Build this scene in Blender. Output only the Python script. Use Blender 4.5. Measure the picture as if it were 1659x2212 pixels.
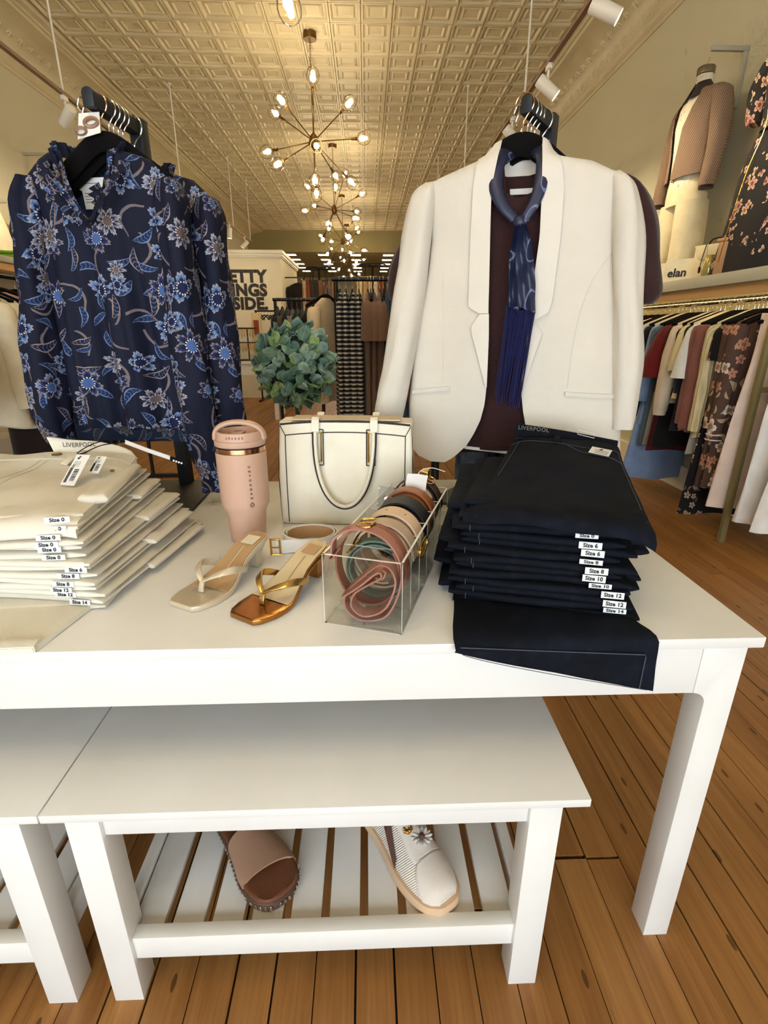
import bpy, bmesh, math, random
from mathutils import Vector, Matrix, noise

for _o in list(bpy.data.objects):
    bpy.data.objects.remove(_o)
SC = bpy.context.scene
COL = SC.collection
R = math.radians
PI = math.pi

# ---------------------------------------------------------------- camera
cam_data = bpy.data.cameras.new('camera')
cam_data.sensor_fit = 'HORIZONTAL'
cam_data.sensor_width = 36.0
cam_data.lens = 36.0 * 1091.0 / 1659.0
cam_data.clip_start = 0.02
cam_data.clip_end = 100
cam = bpy.data.objects.new('camera', cam_data)
COL.objects.link(cam)
cam.location = (0, 0, 1.16)
cam.rotation_euler = (R(90 - 19.7), 0, R(-1.977))
SC.camera = cam

# ---------------------------------------------------------------- world, daylight, exposure
world = bpy.data.worlds.new('world')
SC.world = world
world.use_nodes = True
_bg = world.node_tree.nodes['Background']
_bg.inputs[0].default_value = (0.75, 0.87, 1.0, 1)
_bg.inputs[1].default_value = 1.2

def area_light(name, loc, rot, sx, sy, power, color):
    l = bpy.data.lights.new(name, 'AREA')
    l.shape = 'RECTANGLE'; l.size = sx; l.size_y = sy
    l.energy = power; l.color = color
    o = bpy.data.objects.new(name, l); COL.objects.link(o)
    o.location = loc; o.rotation_euler = rot
    return o
# daylight entering through the shop window behind the photographer
area_light('window_daylight', (-0.45, -2.78, 1.08), (R(90), 0, 0), 4.6, 2.0, 152, (0.84, 0.94, 1.0))

SC.view_settings.view_transform = 'Standard'
SC.view_settings.look = 'None'
SC.view_settings.exposure = 0.1
SC.view_settings.gamma = 1.0
SC.view_settings.use_curve_mapping = False
SC.cycles.use_denoising = True
SC.cycles.max_bounces = 5
SC.cycles.diffuse_bounces = 3
SC.cycles.glossy_bounces = 3
SC.cycles.use_adaptive_sampling = True
SC.cycles.adaptive_threshold = 0.1
SC.cycles.adaptive_min_samples = 12
SC.cycles.transparent_max_bounces = 48
SC.cycles.sample_clamp_indirect = 6
SC.cycles.caustics_reflective = False
SC.cycles.caustics_refractive = False

# ================================================================ helpers
def lin(c):
    return c / 12.92 if c <= 0.04045 else ((c + 0.055) / 1.055) ** 2.4
def rgb(r, g, b):
    return (lin(r / 255), lin(g / 255), lin(b / 255), 1)

class NT:
    """tiny node-graph writer"""
    def __init__(s, name):
        s.m = bpy.data.materials.new(name); s.m.use_nodes = True
        s.t = s.m.node_tree; s.n = s.t.nodes; s.l = s.t.links
        s.b = s.n['Principled BSDF']
    def put(s, sock, v):
        if isinstance(v, bpy.types.NodeSocket): s.l.new(v, sock)
        elif v is not None: sock.default_value = v
    def node(s, typ, **kw):
        n = s.n.new(typ)
        for k, v in kw.items(): setattr(n, k, v)
        return n
    def math(s, op, a, b=None, c=None, clamp=False):
        n = s.node('ShaderNodeMath', operation=op, use_clamp=clamp)
        s.put(n.inputs[0], a); s.put(n.inputs[1], b); s.put(n.inputs[2], c)
        return n.outputs[0]
    def vmath(s, op, a, b=None):
        n = s.node('ShaderNodeVectorMath', operation=op)
        s.put(n.inputs[0], a); s.put(n.inputs[1], b)
        return n.outputs['Value'] if op in ('LENGTH', 'DOT_PRODUCT', 'DISTANCE') else n.outputs[0]
    def sep(s, v):
        n = s.node('ShaderNodeSeparateXYZ'); s.put(n.inputs[0], v); return n.outputs
    def comb(s, x, y, z):
        n = s.node('ShaderNodeCombineXYZ')
        s.put(n.inputs[0], x); s.put(n.inputs[1], y); s.put(n.inputs[2], z); return n.outputs[0]
    def mix(s, f, a, b, mode='MIX'):
        n = s.node('ShaderNodeMix', data_type='RGBA', blend_type=mode)
        s.put(n.inputs[0], f); s.put(n.inputs[6], a); s.put(n.inputs[7], b); return n.outputs[2]
    def ramp(s, f, lo, hi):
        n = s.node('ShaderNodeMapRange'); n.clamp = True
        s.put(n.inputs[0], f); n.inputs[1].default_value = lo; n.inputs[2].default_value = hi
        return n.outputs[0]
    def coord(s, which='Object'):
        if which == 'World': return s.node('ShaderNodeNewGeometry').outputs['Position']
        return s.node('ShaderNodeTexCoord').outputs[which]
    def scale(s, v, k):
        n = s.node('ShaderNodeVectorMath', operation='MULTIPLY')
        s.put(n.inputs[0], v); n.inputs[1].default_value = k if isinstance(k, tuple) else (k, k, k)
        return n.outputs[0]
    def noise(s, v, sc, detail=3, rough=.5):
        n = s.node('ShaderNodeTexNoise'); s.put(n.inputs['Vector'], v)
        n.inputs['Scale'].default_value = sc; n.inputs['Detail'].default_value = detail
        n.inputs['Roughness'].default_value = rough
        return n.outputs['Fac']
    def bump(s, h, strength, dist=.01):
        n = s.node('ShaderNodeBump'); s.put(n.inputs['Height'], h)
        n.inputs['Strength'].default_value = strength; n.inputs['Distance'].default_value = dist
        s.l.new(n.outputs[0], s.b.inputs['Normal'])
    def fin(s, col=None, rough=None, metal=None):
        s.put(s.b.inputs['Base Color'], col); s.put(s.b.inputs['Roughness'], rough); s.put(s.b.inputs['Metallic'], metal)
        return s.m

_MC = {}
def mat(name, c, rough=.5, metal=0., var=0., vs=8., bump=0., bs=60., spec=.5, sheen=0.):
    """plain procedural surface: colour, slight mottling, fine relief"""
    if name in _MC: return _MC[name]
    g = NT(name); col = rgb(*c)
    P = g.coord('Object')
    if var:
        f = g.noise(P, vs, 4)
        dark = tuple(x * (1 - var) for x in col[:3]) + (1,)
        lite = tuple(min(1, x * (1 + var)) for x in col[:3]) + (1,)
        g.fin(g.mix(g.ramp(f, .3, .7), dark, lite), rough, metal)
    else:
        g.fin(col, rough, metal)
    if bump: g.bump(g.noise(P, bs, 3), bump, .004)
    g.b.inputs['Specular IOR Level'].default_value = spec
    if sheen:
        g.b.inputs['Sheen Weight'].default_value = sheen
        g.b.inputs['Sheen Roughness'].default_value = .4
    _MC[name] = g.m
    return g.m

def fabric(name, c, var=.08, rough=.85, weave=900., ws=.25, sheen=.15):
    """woven cloth: soft mottling and a fine weave"""
    if name in _MC: return _MC[name]
    g = NT(name); col = rgb(*c); P = g.coord('Object')
    f = g.noise(P, 9, 4)
    dark = tuple(x * (1 - var) for x in col[:3]) + (1,)
    lite = tuple(min(1, x * (1 + var)) for x in col[:3]) + (1,)
    g.fin(g.mix(g.ramp(f, .3, .7), dark, lite), rough, 0)
    x, y, z = g.sep(P)
    w = g.math('ADD', g.math('SINE', g.math('MULTIPLY', x, weave)), g.math('SINE', g.math('MULTIPLY', z, weave)))
    h = g.math('ADD', g.math('MULTIPLY', w, .25), g.math('MULTIPLY', g.noise(P, 35, 3), 1.5))
    g.bump(h, ws, .003)
    g.b.inputs['Specular IOR Level'].default_value = .2
    g.b.inputs['Sheen Weight'].default_value = sheen
    _MC[name] = g.m
    return g.m

def emit(name, c, strength):
    if name in _MC: return _MC[name]
    g = NT(name)
    g.b.inputs['Base Color'].default_value = rgb(*c)
    g.b.inputs['Emission Color'].default_value = rgb(*c)
    g.b.inputs['Emission Strength'].default_value = strength
    _MC[name] = g.m
    return g.m

def glassy(name, c=(255, 255, 255), rough=0.0, ior=1.45, opacity=.12, refl=.8):
    """clear plastic / thin glass: a mirror coat over a transparent body, so light passes without caustics"""
    if name in _MC: return _MC[name]
    g = NT(name)
    tr = g.node('ShaderNodeBsdfTransparent'); tr.inputs[0].default_value = rgb(*c)
    gl = g.node('ShaderNodeBsdfGlossy'); gl.inputs['Roughness'].default_value = rough
    lw = g.node('ShaderNodeFresnel'); lw.inputs[0].default_value = ior
    f = g.math('MULTIPLY_ADD', lw.outputs[0], refl, opacity * .1, clamp=True)
    mx = g.node('ShaderNodeMixShader')
    g.l.new(f, mx.inputs[0]); g.l.new(tr.outputs[0], mx.inputs[1]); g.l.new(gl.outputs[0], mx.inputs[2])
    g.l.new(mx.outputs[0], g.n['Material Output'].inputs[0])
    _MC[name] = g.m
    return g.m

def print_layer(g, P, base, scale, kind, size, petals, cols, seed, density=1.0):
    """one layer of printed motifs: P is a 2-D coordinate (metres) in X,Y; returns colour with the motifs on top"""
    Ps = g.vmath('ADD', g.scale(P, scale), (seed * 3.7, seed * 1.9, 0))
    vo = g.node('ShaderNodeTexVoronoi', voronoi_dimensions='2D', feature='F1')
    g.put(vo.inputs['Vector'], Ps); vo.inputs['Scale'].default_value = 1; vo.inputs['Randomness'].default_value = .85
    d = g.vmath('SUBTRACT', Ps, vo.outputs['Position'])
    cr, cg, cb = g.sep(vo.outputs['Color'])
    dx, dy, _ = g.sep(d)
    a0 = g.math('MULTIPLY', cr, 6.283)
    ca, sa = g.math('COSINE', a0), g.math('SINE', a0)
    rx = g.math('ADD', g.math('MULTIPLY', dx, ca), g.math('MULTIPLY', dy, sa))
    ry = g.math('SUBTRACT', g.math('MULTIPLY', dy, ca), g.math('MULTIPLY', dx, sa))
    on = g.math('LESS_THAN', cg, density)
    sz = g.math('MULTIPLY', g.math('MULTIPLY_ADD', cb, .5, .75), size)
    if kind == 'flower':
        r = g.math('DIVIDE', g.vmath('LENGTH', d), sz)
        th = g.math('ARCTAN2', ry, rx)
        pw = g.math('ABSOLUTE', g.math('COSINE', g.math('MULTIPLY', th, petals / 2)))
        edge = g.math('MULTIPLY', g.math('MULTIPLY_ADD', pw, .55, .45), g.math('MULTIPLY_ADD', g.math('ABSOLUTE', g.math('SINE', g.math('MULTIPLY', th, petals * 2.5))), .16, .84))
        q = g.math('DIVIDE', r, edge)
        inside = g.math('MULTIPLY', g.math('LESS_THAN', q, 1.0), on)
        c1 = g.mix(g.math('GREATER_THAN', q, .86), g.mix(g.math('GREATER_THAN', q, .62), cols[3], cols[0]), cols[1])          # outline of petals
        ray = g.math('LESS_THAN', g.math('ABSOLUTE', g.math('SINE', g.math('MULTIPLY', th, petals * 1.5))), .30)
        c2 = g.mix(g.math('MULTIPLY', ray, g.math('LESS_THAN', q, .8)), c1, cols[3])
        c3 = g.mix(g.math('LESS_THAN', r, .32), c2, cols[2])                 # centre
        dots = g.math('MULTIPLY', g.math('GREATER_THAN', g.math('SINE', g.math('MULTIPLY', th, 14)), .2),
                      g.math('LESS_THAN', g.math('ABSOLUTE', g.math('SUBTRACT', r, .36)), .05))
        c4 = g.mix(dots, c3, cols[4])
        return g.mix(inside, base, c4)
    if kind == 'leaf':
        bend = g.math('ADD', ry, g.math('MULTIPLY', g.math('MULTIPLY', rx, rx), .9))
        u = g.math('DIVIDE', rx, sz)
        wv = g.math('MULTIPLY', g.math('SUBTRACT', 1.0, g.math('MULTIPLY', u, u)), g.math('MULTIPLY', sz, .30))
        v = g.math('DIVIDE', g.math('ABSOLUTE', bend), g.math('MAXIMUM', wv, .0005))
        inside = g.math('MULTIPLY', g.math('MULTIPLY', g.math('LESS_THAN', v, 1), g.math('LESS_THAN', g.math('ABSOLUTE', u), 1)), on)
        c1 = g.mix(g.math('GREATER_THAN', v, .72), cols[0], cols[1])
        vein = g.math('LESS_THAN', g.math('ABSOLUTE', g.math('SINE', g.math('ADD', g.math('MULTIPLY', u, 11), g.math('MULTIPLY', v, 2.0)))), .28)
        c2 = g.mix(g.math('MULTIPLY', vein, g.math('LESS_THAN', v, .72)), c1, cols[2])
        return g.mix(inside, base, c2)
    # stem: a thin curved stroke
    bend = g.math('ADD', ry, g.math('MULTIPLY', g.math('MULTIPLY', rx, rx), 1.6))
    inside = g.math('MULTIPLY', g.math('LESS_THAN', g.math('ABSOLUTE', bend), .035), g.math('LESS_THAN', g.math('ABSOLUTE', rx), sz))
    return g.mix(g.math('MULTIPLY', inside, on), base, cols[0])

def floral(name, ground, layers, rough=.8, axes='xz'):
    if name in _MC: return _MC[name]
    g = NT(name)
    x, y, z = g.sep(g.coord('Object'))
    ax = {'x': x, 'y': y, 'z': z, 's': g.math('ADD', x, y), 'd': g.math('SUBTRACT', x, y), 'b': g.math('MULTIPLY_ADD', y, g.math('SIGN', g.math('ADD', x, .036)), x)}
    wob = g.noise(g.coord('Object'), 30, 2)
    if axes == 'attr':
        at = g.node('ShaderNodeAttribute', attribute_name='cloth_uv')
        u_, v_, _ = g.sep(at.outputs['Vector']); ax = {'a': u_, 't': v_}; axes = 'at'
    P = g.comb(g.math('MULTIPLY_ADD', wob, .008, ax[axes[0]]), g.math('MULTIPLY_ADD', wob, -.008, ax[axes[1]]), 0)
    c = rgb(*ground)
    for i, (kind, scale, size, petals, cols, dens) in enumerate(layers):
        c = print_layer(g, P, c, scale, kind, size, petals, [rgb(*k) for k in cols], i * 2.3 + 1, dens)
    g.fin(c, rough, 0)
    g.bump(g.noise(g.coord('Object'), 28, 3), .25, .006)
    g.b.inputs['Specular IOR Level'].default_value = .25
    _MC[name] = g.m
    return g.m

class MB:
    """collects vertices and faces, then links them as ONE mesh object"""
    def __init__(s):
        s.v = []; s.f = []
    def add(s, vs, fs):
        o = len(s.v); s.v += [tuple(p) for p in vs]; s.f += [tuple(i + o for i in f) for f in fs]
        return s
    def box(s, x0, x1, y0, y1, z0, z1):
        return s.add([(x0, y0, z0), (x1, y0, z0), (x1, y1, z0), (x0, y1, z0), (x0, y0, z1), (x1, y0, z1), (x1, y1, z1), (x0, y1, z1)],
                     [(0, 3, 2, 1), (4, 5, 6, 7), (0, 1, 5, 4), (1, 2, 6, 5), (2, 3, 7, 6), (3, 0, 4, 7)])
    def loft(s, rings, caps=True, closed=True, loop=False):
        n = len(rings[0]); vs = [p for r in rings for p in r]; fs = []
        m = len(rings)
        for i in range(m if loop else m - 1):
            a, b = i * n, ((i + 1) % m) * n
            for j in range(n if closed else n - 1):
                k = (j + 1) % n
                fs.append((a + j, a + k, b + k, b + j))
        if caps and closed and not loop:
            fs.append(tuple(range(n - 1, -1, -1))); fs.append(tuple((m - 1) * n + j for j in range(n)))
        return s.add(vs, fs)
    def tube(s, pts, r, n=8, loop=False, caps=True, flat=None, up=None):
        """round tube along pts; flat=(w,h) gives an oval/flat section, up fixes its orientation"""
        pts = [Vector(p) for p in pts]; m = len(pts); rings = []
        N = None
        for i, p in enumerate(pts):
            if loop: t = pts[(i + 1) % m] - pts[i - 1]
            else: t = pts[min(i + 1, m - 1)] - pts[max(i - 1, 0)]
            if t.length < 1e-9: t = Vector((0, 0, 1))
            t.normalize()
            if up is not None:
                u = Vector(up[i] if isinstance(up, list) else up)
                N = u - t * u.dot(t)
            elif N is None:
                a = Vector((0, 0, 1)) if abs(t.z) < .9 else Vector((1, 0, 0))
                N = a - t * a.dot(t)
            else:
                N = N - t * N.dot(t)
            if N.length < 1e-6: N = t.orthogonal()
            N.normalize(); B = t.cross(N)
            rr = r[i] if isinstance(r, (list, tuple)) else r
            fw, fh = flat if flat else (1, 1)
            rings.append([p + B * (math.cos(2 * PI * k / n) * rr * fw) + N * (math.sin(2 * PI * k / n) * rr * fh) for k in range(n)])
        return s.loft(rings, caps=caps, loop=loop)
    def strap(s, pts, ups, w, t, loop=False):
        """flat band of width w (along ups) and thickness t"""
        pts = [Vector(p) for p in pts]; m = len(pts); rings = []
        for i, p in enumerate(pts):
            if loop: tg = pts[(i + 1) % m] - pts[i - 1]
            else: tg = pts[min(i + 1, m - 1)] - pts[max(i - 1, 0)]
            tg.normalize()
            u = Vector(ups[i] if isinstance(ups, list) else ups); u = (u - tg * u.dot(tg)).normalized()
            n = tg.cross(u)
            ww = w[i] if isinstance(w, list) else w
            rings.append([p + u * ww / 2 + n * t / 2, p - u * ww / 2 + n * t / 2, p - u * ww / 2 - n * t / 2, p + u * ww / 2 - n * t / 2])
        return s.loft(rings, loop=loop)
    def lathe(s, prof, n=24, c=(0, 0, 0), caps=True):
        rings = [[(c[0] + r * math.cos(2 * PI * k / n), c[1] + r * math.sin(2 * PI * k / n), c[2] + z) for k in range(n)] for r, z in prof]
        return s.loft(rings, caps=caps)
    def ell(s, c, r, nu=12, nv=8):
        if not isinstance(r, (tuple, list)): r = (r, r, r)
        rings = []
        for i in range(nv + 1):
            a = -PI / 2 + PI * (i + .001) / (nv + .002)
            rings.append([(c[0] + r[0] * math.cos(a) * math.cos(2 * PI * k / nu), c[1] + r[1] * math.cos(a) * math.sin(2 * PI * k / nu), c[2] + r[2] * math.sin(a)) for k in range(nu)])
        return s.loft(rings)
    def prism(s, poly, a, b, axis='y'):
        """2-D outline extruded from a to b along axis (other two axes in order)"""
        n = len(poly)
        def P(p, t):
            return {'x': (t, p[0], p[1]), 'y': (p[0], t, p[1]), 'z': (p[0], p[1], t)}[axis]
        vs = [P(p, a) for p in poly] + [P(p, b) for p in poly]
        fs = [tuple(range(n)), tuple(range(2 * n - 1, n - 1, -1))] + [(i, n + i, n + (i + 1) % n, (i + 1) % n) for i in range(n)]
        return s.add(vs, fs)
    def sheet(s, rows, off):
        """cloth sheet: rows of points (grid); off = thickness vector or function(point)->offset vector"""
        nr, nc = len(rows), len(rows[0])
        F = [Vector(p) for r in rows for p in r]
        Bk = [p + (off(p) if callable(off) else Vector(off)) for p in F]
        fs = []; o = nr * nc
        for i in range(nr - 1):
            for j in range(nc - 1):
                a = i * nc + j
                fs.append((a, a + 1, a + nc + 1, a + nc)); fs.append((o + a, o + a + nc, o + a + nc + 1, o + a + 1))
        brd = [j for j in range(nc)] + [i * nc + nc - 1 for i in range(1, nr)] + [(nr - 1) * nc + j for j in range(nc - 2, -1, -1)] + [i * nc for i in range(nr - 2, 0, -1)]
        for k in range(len(brd)):
            a, b = brd[k], brd[(k + 1) % len(brd)]
            fs.append((a, o + a, o + b, b))
        return s.add(F + Bk, fs)
    def xf(s, M, start=0):
        for i in range(start, len(s.v)): s.v[i] = tuple(M @ Vector(s.v[i]))
        return s
    def mesh(s, name, mt, smooth=35, bevel=0):
        me = bpy.data.meshes.new(name); me.from_pydata(s.v, [], s.f)
        bm = bmesh.new(); bm.from_mesh(me)
        bmesh.ops.recalc_face_normals(bm, faces=bm.faces)
        if bevel:
            es = [e for e in bm.edges if len(e.link_faces) == 2 and e.calc_face_angle(0) > R(40)]
            bmesh.ops.bevel(bm, geom=es, offset=bevel, segments=2, profile=.5, affect='EDGES', clamp_overlap=True)
        bm.to_mesh(me); bm.free()
        if smooth:
            for p in me.polygons: p.use_smooth = True
            me.set_sharp_from_angle(angle=R(smooth))
        if mt: me.materials.append(mt)
        return me
    def build(s, name, mt, parent=None, smooth=35, bevel=0, loc=None, rot=None):
        return link(name, s.mesh(name, mt, smooth, bevel), parent, loc, rot)

def link(name, me, parent=None, loc=None, rot=None, scale=None):
    o = bpy.data.objects.new(name, me); COL.objects.link(o)
    if parent: o.parent = parent
    if loc: o.location = loc
    if rot: o.rotation_euler = rot
    if scale: o.scale = scale
    return o
def tag(o, label=None, cat=None, group=None, kind=None):
    if label: o['label'] = label
    if cat: o['category'] = cat
    if group: o['group'] = group
    if kind: o['kind'] = kind
    return o
def thing(name, label, cat, loc=(0, 0, 0), rz=0, group=None):
    o = bpy.data.objects.new(name, None); COL.objects.link(o)
    o.empty_display_size = .05
    o.location = loc; o.rotation_euler = (0, 0, rz)
    return tag(o, label, cat, group)
def copy_tree(o, parent=None):
    c = o.copy(); COL.objects.link(c)
    if parent: c.parent = parent
    for ch in list(o.children): copy_tree(ch, c)
    return c
def text_mb(txt, size, ext=.0005, bold=0, align='CENTER', spacing=1.0):
    cu = bpy.data.curves.new('lettering', 'FONT'); cu.body = txt; cu.size = size; cu.extrude = ext; cu.offset = bold
    cu.align_x = align; cu.align_y = 'CENTER'; cu.resolution_u = 3; cu.space_character = spacing
    ob = bpy.data.objects.new('lettering', cu); COL.objects.link(ob)
    bpy.context.view_layer.update()
    me = bpy.data.meshes.new_from_object(ob.evaluated_get(bpy.context.evaluated_depsgraph_get()))
    bpy.data.objects.remove(ob); bpy.data.curves.remove(cu)
    mb = MB(); mb.v = [tuple(v.co) for v in me.vertices]; mb.f = [tuple(p.vertices) for p in me.polygons]
    bpy.data.meshes.remove(me)
    return mb
def set_cloth(o, fn):
    """store a flat cloth coordinate (metres) per vertex so prints follow the fabric"""
    at = o.data.attributes.new('cloth_uv', 'FLOAT_VECTOR', 'POINT')
    for i, v in enumerate(o.data.vertices):
        s, t = fn(v.co); at.data[i].vector = (s, t, 0)
    return o
def tube_cloth(pts, off):
    """cloth coordinate for a sleeve whose path is pts (x,y,z,rx,ry)"""
    zz = sorted((p[2], p[0], p[1], (p[3] + p[4]) / 2) for p in pts)
    px = [(q[0], q[1]) for q in zz]; py = [(q[0], q[2]) for q in zz]
    rm = max(q[3] for q in zz)
    return lambda c: (off + rm * math.atan2(c.x - pl(px, c.z), -(c.y - pl(py, c.z))), c.z)
def lerp(a, b, t): return a + (b - a) * t
def pl(pts, z):
    """piecewise-linear x(z) through (z, x) points sorted by z"""
    if z <= pts[0][0]: return pts[0][1]
    for (a, x), (b, y) in zip(pts, pts[1:]):
        if z <= b: return x + (y - x) * (z - a) / (b - a) if b > a else y
    return pts[-1][1]
def smooth_path(pts, k=6, loop=False):
    """Catmull-Rom through 3-D points"""
    P = [Vector(p) for p in pts]; n = len(P); out = []
    rng = range(n) if loop else range(n - 1)
    for i in rng:
        p0 = P[(i - 1) % n] if loop or i > 0 else P[0] * 2 - P[1]
        p1, p2 = P[i], P[(i + 1) % n]
        p3 = P[(i + 2) % n] if loop or i + 2 < n else P[-1] * 2 - P[-2]
        for j in range(k):
            t = j / k
            out.append(.5 * ((2 * p1) + (p2 - p0) * t + (2 * p0 - 5 * p1 + 4 * p2 - p3) * t * t + (3 * p1 - p0 - 3 * p2 + p3) * t ** 3))
    if not loop: out.append(P[-1])
    return out
def fbm(x, y, z=0): return noise.noise(Vector((x, y, z)))

# ================================================================ the room
XL, XR, YF, YB, ZC = -3.40, 2.45, -2.90, 24.0, 3.90
Y_DROP, Z_DROP = 16.6, 3.35

def wall_mat(name, c):
    g = NT(name); P = g.coord('World')
    f = g.noise(P, 1.3, 4); col = rgb(*c)
    g.fin(g.mix(g.ramp(f, .25, .75), tuple(x * .94 for x in col[:3]) + (1,), col), .82, 0)
    g.bump(g.noise(P, 120, 2), .06, .003)
    return g.m
M_WALL = wall_mat('painted_wall', (205, 199, 174))
M_PART = wall_mat('partition_paint', (224, 214, 190))
M_WHITE_TRIM = mat('white_trim', (232, 226, 210), .5)

def floor_mat():
    g = NT('fir_floor_boards'); W = g.coord('World')
    oi = g.node('ShaderNodeObjectInfo').outputs['Random']
    x, y, z = g.sep(W)
    col_id = g.math('FLOOR', g.math('DIVIDE', g.math('ADD', x, 3.4), .0765))
    rnd = g.math('FRACT', g.math('MULTIPLY', g.math('SINE', g.math('MULTIPLY_ADD', col_id, 12.98, g.math('MULTIPLY', oi, 40))), 437.5))
    gr = g.noise(g.comb(g.math('MULTIPLY_ADD', rnd, 9, g.math('MULTIPLY', x, 42)), g.math('MULTIPLY', y, 2.2), g.math('MULTIPLY', oi, 20)), 1.0, 6, .62)
    fine = g.noise(g.comb(g.math('MULTIPLY', x, 260), g.math('MULTIPLY', y, 5), rnd), 1.0, 3)
    c = g.mix(g.ramp(gr, .28, .72), rgb(146, 100, 54), rgb(182, 134, 80))
    c = g.mix(g.math('MULTIPLY', g.ramp(fine, .45, .75), .26), c, rgb(96, 58, 26))
    tone = g.mix(rnd, rgb(214, 196, 172), rgb(255, 250, 236))
    c = g.mix(.75, c, tone, 'MULTIPLY')
    kn = g.node('ShaderNodeTexVoronoi', voronoi_dimensions='2D'); g.put(kn.inputs['Vector'], g.comb(g.math('MULTIPLY', x, 9), g.math('MULTIPLY', y, 2.6), 0)); kn.inputs['Scale'].default_value = 1
    c = g.mix(g.math('MULTIPLY', g.math('LESS_THAN', kn.outputs['Distance'], .04), .7), c, rgb(52, 30, 14))
    wear = g.noise(g.comb(g.math('MULTIPLY', x, 3), g.math('MULTIPLY', y, .9), 3), 1.0, 4)
    c = g.mix(g.math('MULTIPLY', g.ramp(wear, .52, .8), .35), c, rgb(70, 44, 22))
    g.fin(c, g.math('MULTIPLY_ADD', gr, .25, .30), 0)
    g.bump(g.math('ADD', gr, fine), .12, .003)
    g.b.inputs['Specular IOR Level'].default_value = .35
    return g.m
M_FLOOR = floor_mat()
M_GAP = mat('dark_floor_gap', (34, 22, 12), .9)
floor = MB().box(XL, XR, YF, YB, -.08, -.012).build('floor', M_GAP, smooth=0)
tag(floor, kind='structure')
rng = random.Random(4)
PW = .0765
plank_me = MB().box(0, 1, 0, 1, -1, 0).mesh('plank', M_FLOOR, smooth=0)
far = MB(); n_plank = 0
k = 0
x = XL
while x < XR - .001:
    w = min(PW, XR - x)
    y = YF
    first = True
    while y < YB:
        ln = rng.uniform(2.4, 4.8)
        if first: ln *= rng.uniform(.35, 1); first = False
        y2 = min(y + ln, YB)
        gap = rng.choice([.0012, .0016, .0022, .005])
        gx = rng.choice([.0008, .001, .0012, .0012, .003])
        # boards the photograph shows large: individual parts; the rest as one part
        near = (y2 > .35 and y < 4.6 and -2.4 < x < 2.45)
        if near and n_plank < 298:
            link('plank', plank_me, floor, loc=(x + gx, y + gap, 0), scale=(w - 2 * gx, y2 - y - 2 * gap, .0118)); n_plank += 1
        else:
            far.box(x + gx, x + w - gx, y + gap, y2 - gap, -.0118, 0)
        y = y2
    x += PW; k += 1
tag(far.build('plank_field', M_FLOOR, floor, smooth=0), kind='stuff')

def wall_box(name, x0, x1, y0, y1, z0, z1, m=M_WALL):
    return tag(MB().box(x0, x1, y0, y1, z0, z1).build(name, m, smooth=0), kind='structure')
wall_box('wall_left', XL - .1, XL, YF, YB, 0, ZC)
wall_box('wall_right', XR, XR + .1, YF, YB, 0, ZC)
wall_box('wall_back', XL, XR, YB, YB + .1, 0, ZC)
# shop front behind the photographer: wall with a wide window
wf = MB()
wf.box(XL, -2.85, YF - .1, YF, 0, ZC); wf.box(1.95, XR, YF - .1, YF, 0, ZC)
wf.box(-2.85, 1.95, YF - .1, YF, 0, .08); wf.box(-2.85, 1.95, YF - .1, YF, 2.8, ZC)
tag(wf.build('wall_front', M_WALL, smooth=0), kind='structure')
win = tag(MB().box(-2.85, 1.95, YF - .06, YF - .02, .08, .31).box(-2.85, 1.95, YF - .06, YF - .02, 2.74, 2.8).box(-.48, -.42, YF - .06, YF - .02, .31, 2.74)
          .box(-2.85, -2.79, YF - .06, YF - .02, .31, 2.74).box(1.89, 1.95, YF - .06, YF - .02, .31, 2.74).build('window_1', M_WHITE_TRIM, smooth=0), kind='structure')
gp = MB().box(0, 2.31, 0, .006, 0, 2.43).mesh('pane', glassy('window_glass'), smooth=0)
link('pane', gp, win, loc=(-2.79, YF - .043, .31)); link('pane', gp, win, loc=(-.42, YF - .043, .31))

# ---- pressed-tin ceiling
M_TIN = NT('painted_pressed_tin')
_P = M_TIN.coord('World')
M_TIN.fin(M_TIN.mix(M_TIN.ramp(M_TIN.noise(_P, 3, 4), .3, .7), rgb(196, 183, 149), rgb(208, 195, 162)), .45, 0)
M_TIN.bump(M_TIN.noise(_P, 40, 3), .08, .004); M_TIN = M_TIN.m
ceiling = tag(MB().box(XL, XR, YF, Y_DROP, ZC, ZC + .1).build('ceiling', M_TIN, smooth=0), kind='structure')
TX, TY, NX = .2895, .303, 17
CX0 = -2.905
def tile_mb():
    m = MB()
    def fr(a, za, b, zb):
        # square ring between inset a (height za) and inset b (height zb)
        o = len(m.v)
        A = [(a, a * TY / TX, za), (TX - a, a * TY / TX, za), (TX - a, TY - a * TY / TX, za), (a, TY - a * TY / TX, za)]
        B = [(b, b * TY / TX, zb), (TX - b, b * TY / TX, zb), (TX - b, TY - b * TY / TX, zb), (b, TY - b * TY / TX, zb)]
        m.add(A + B, [(i, (i + 1) % 4, 4 + (i + 1) % 4, 4 + i) for i in range(4)])
    fr(0.0005, -.004, .004, -.022); fr(.004, -.022, .020, -.022); fr(.020, -.022, .034, -.003)
    fr(.034, -.003, .052, -.003); fr(.052, -.003, .060, -.014); fr(.060, -.014, .068, -.016); fr(.068, -.016, .084, -.005)
    a = .084; b = a * TY / TX
    m.add([(a, b, -.005), (TX - a, b, -.005), (TX - a, TY - b, -.005), (a, TY - b, -.005)], [(0, 1, 2, 3)])
    return m
tile_src = tile_mb()
tile_me = tile_src.mesh('tile', M_TIN, smooth=0)
rest = MB(); n_t = 0
rows = int((Y_DROP - YF) / TY) + 6
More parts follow.
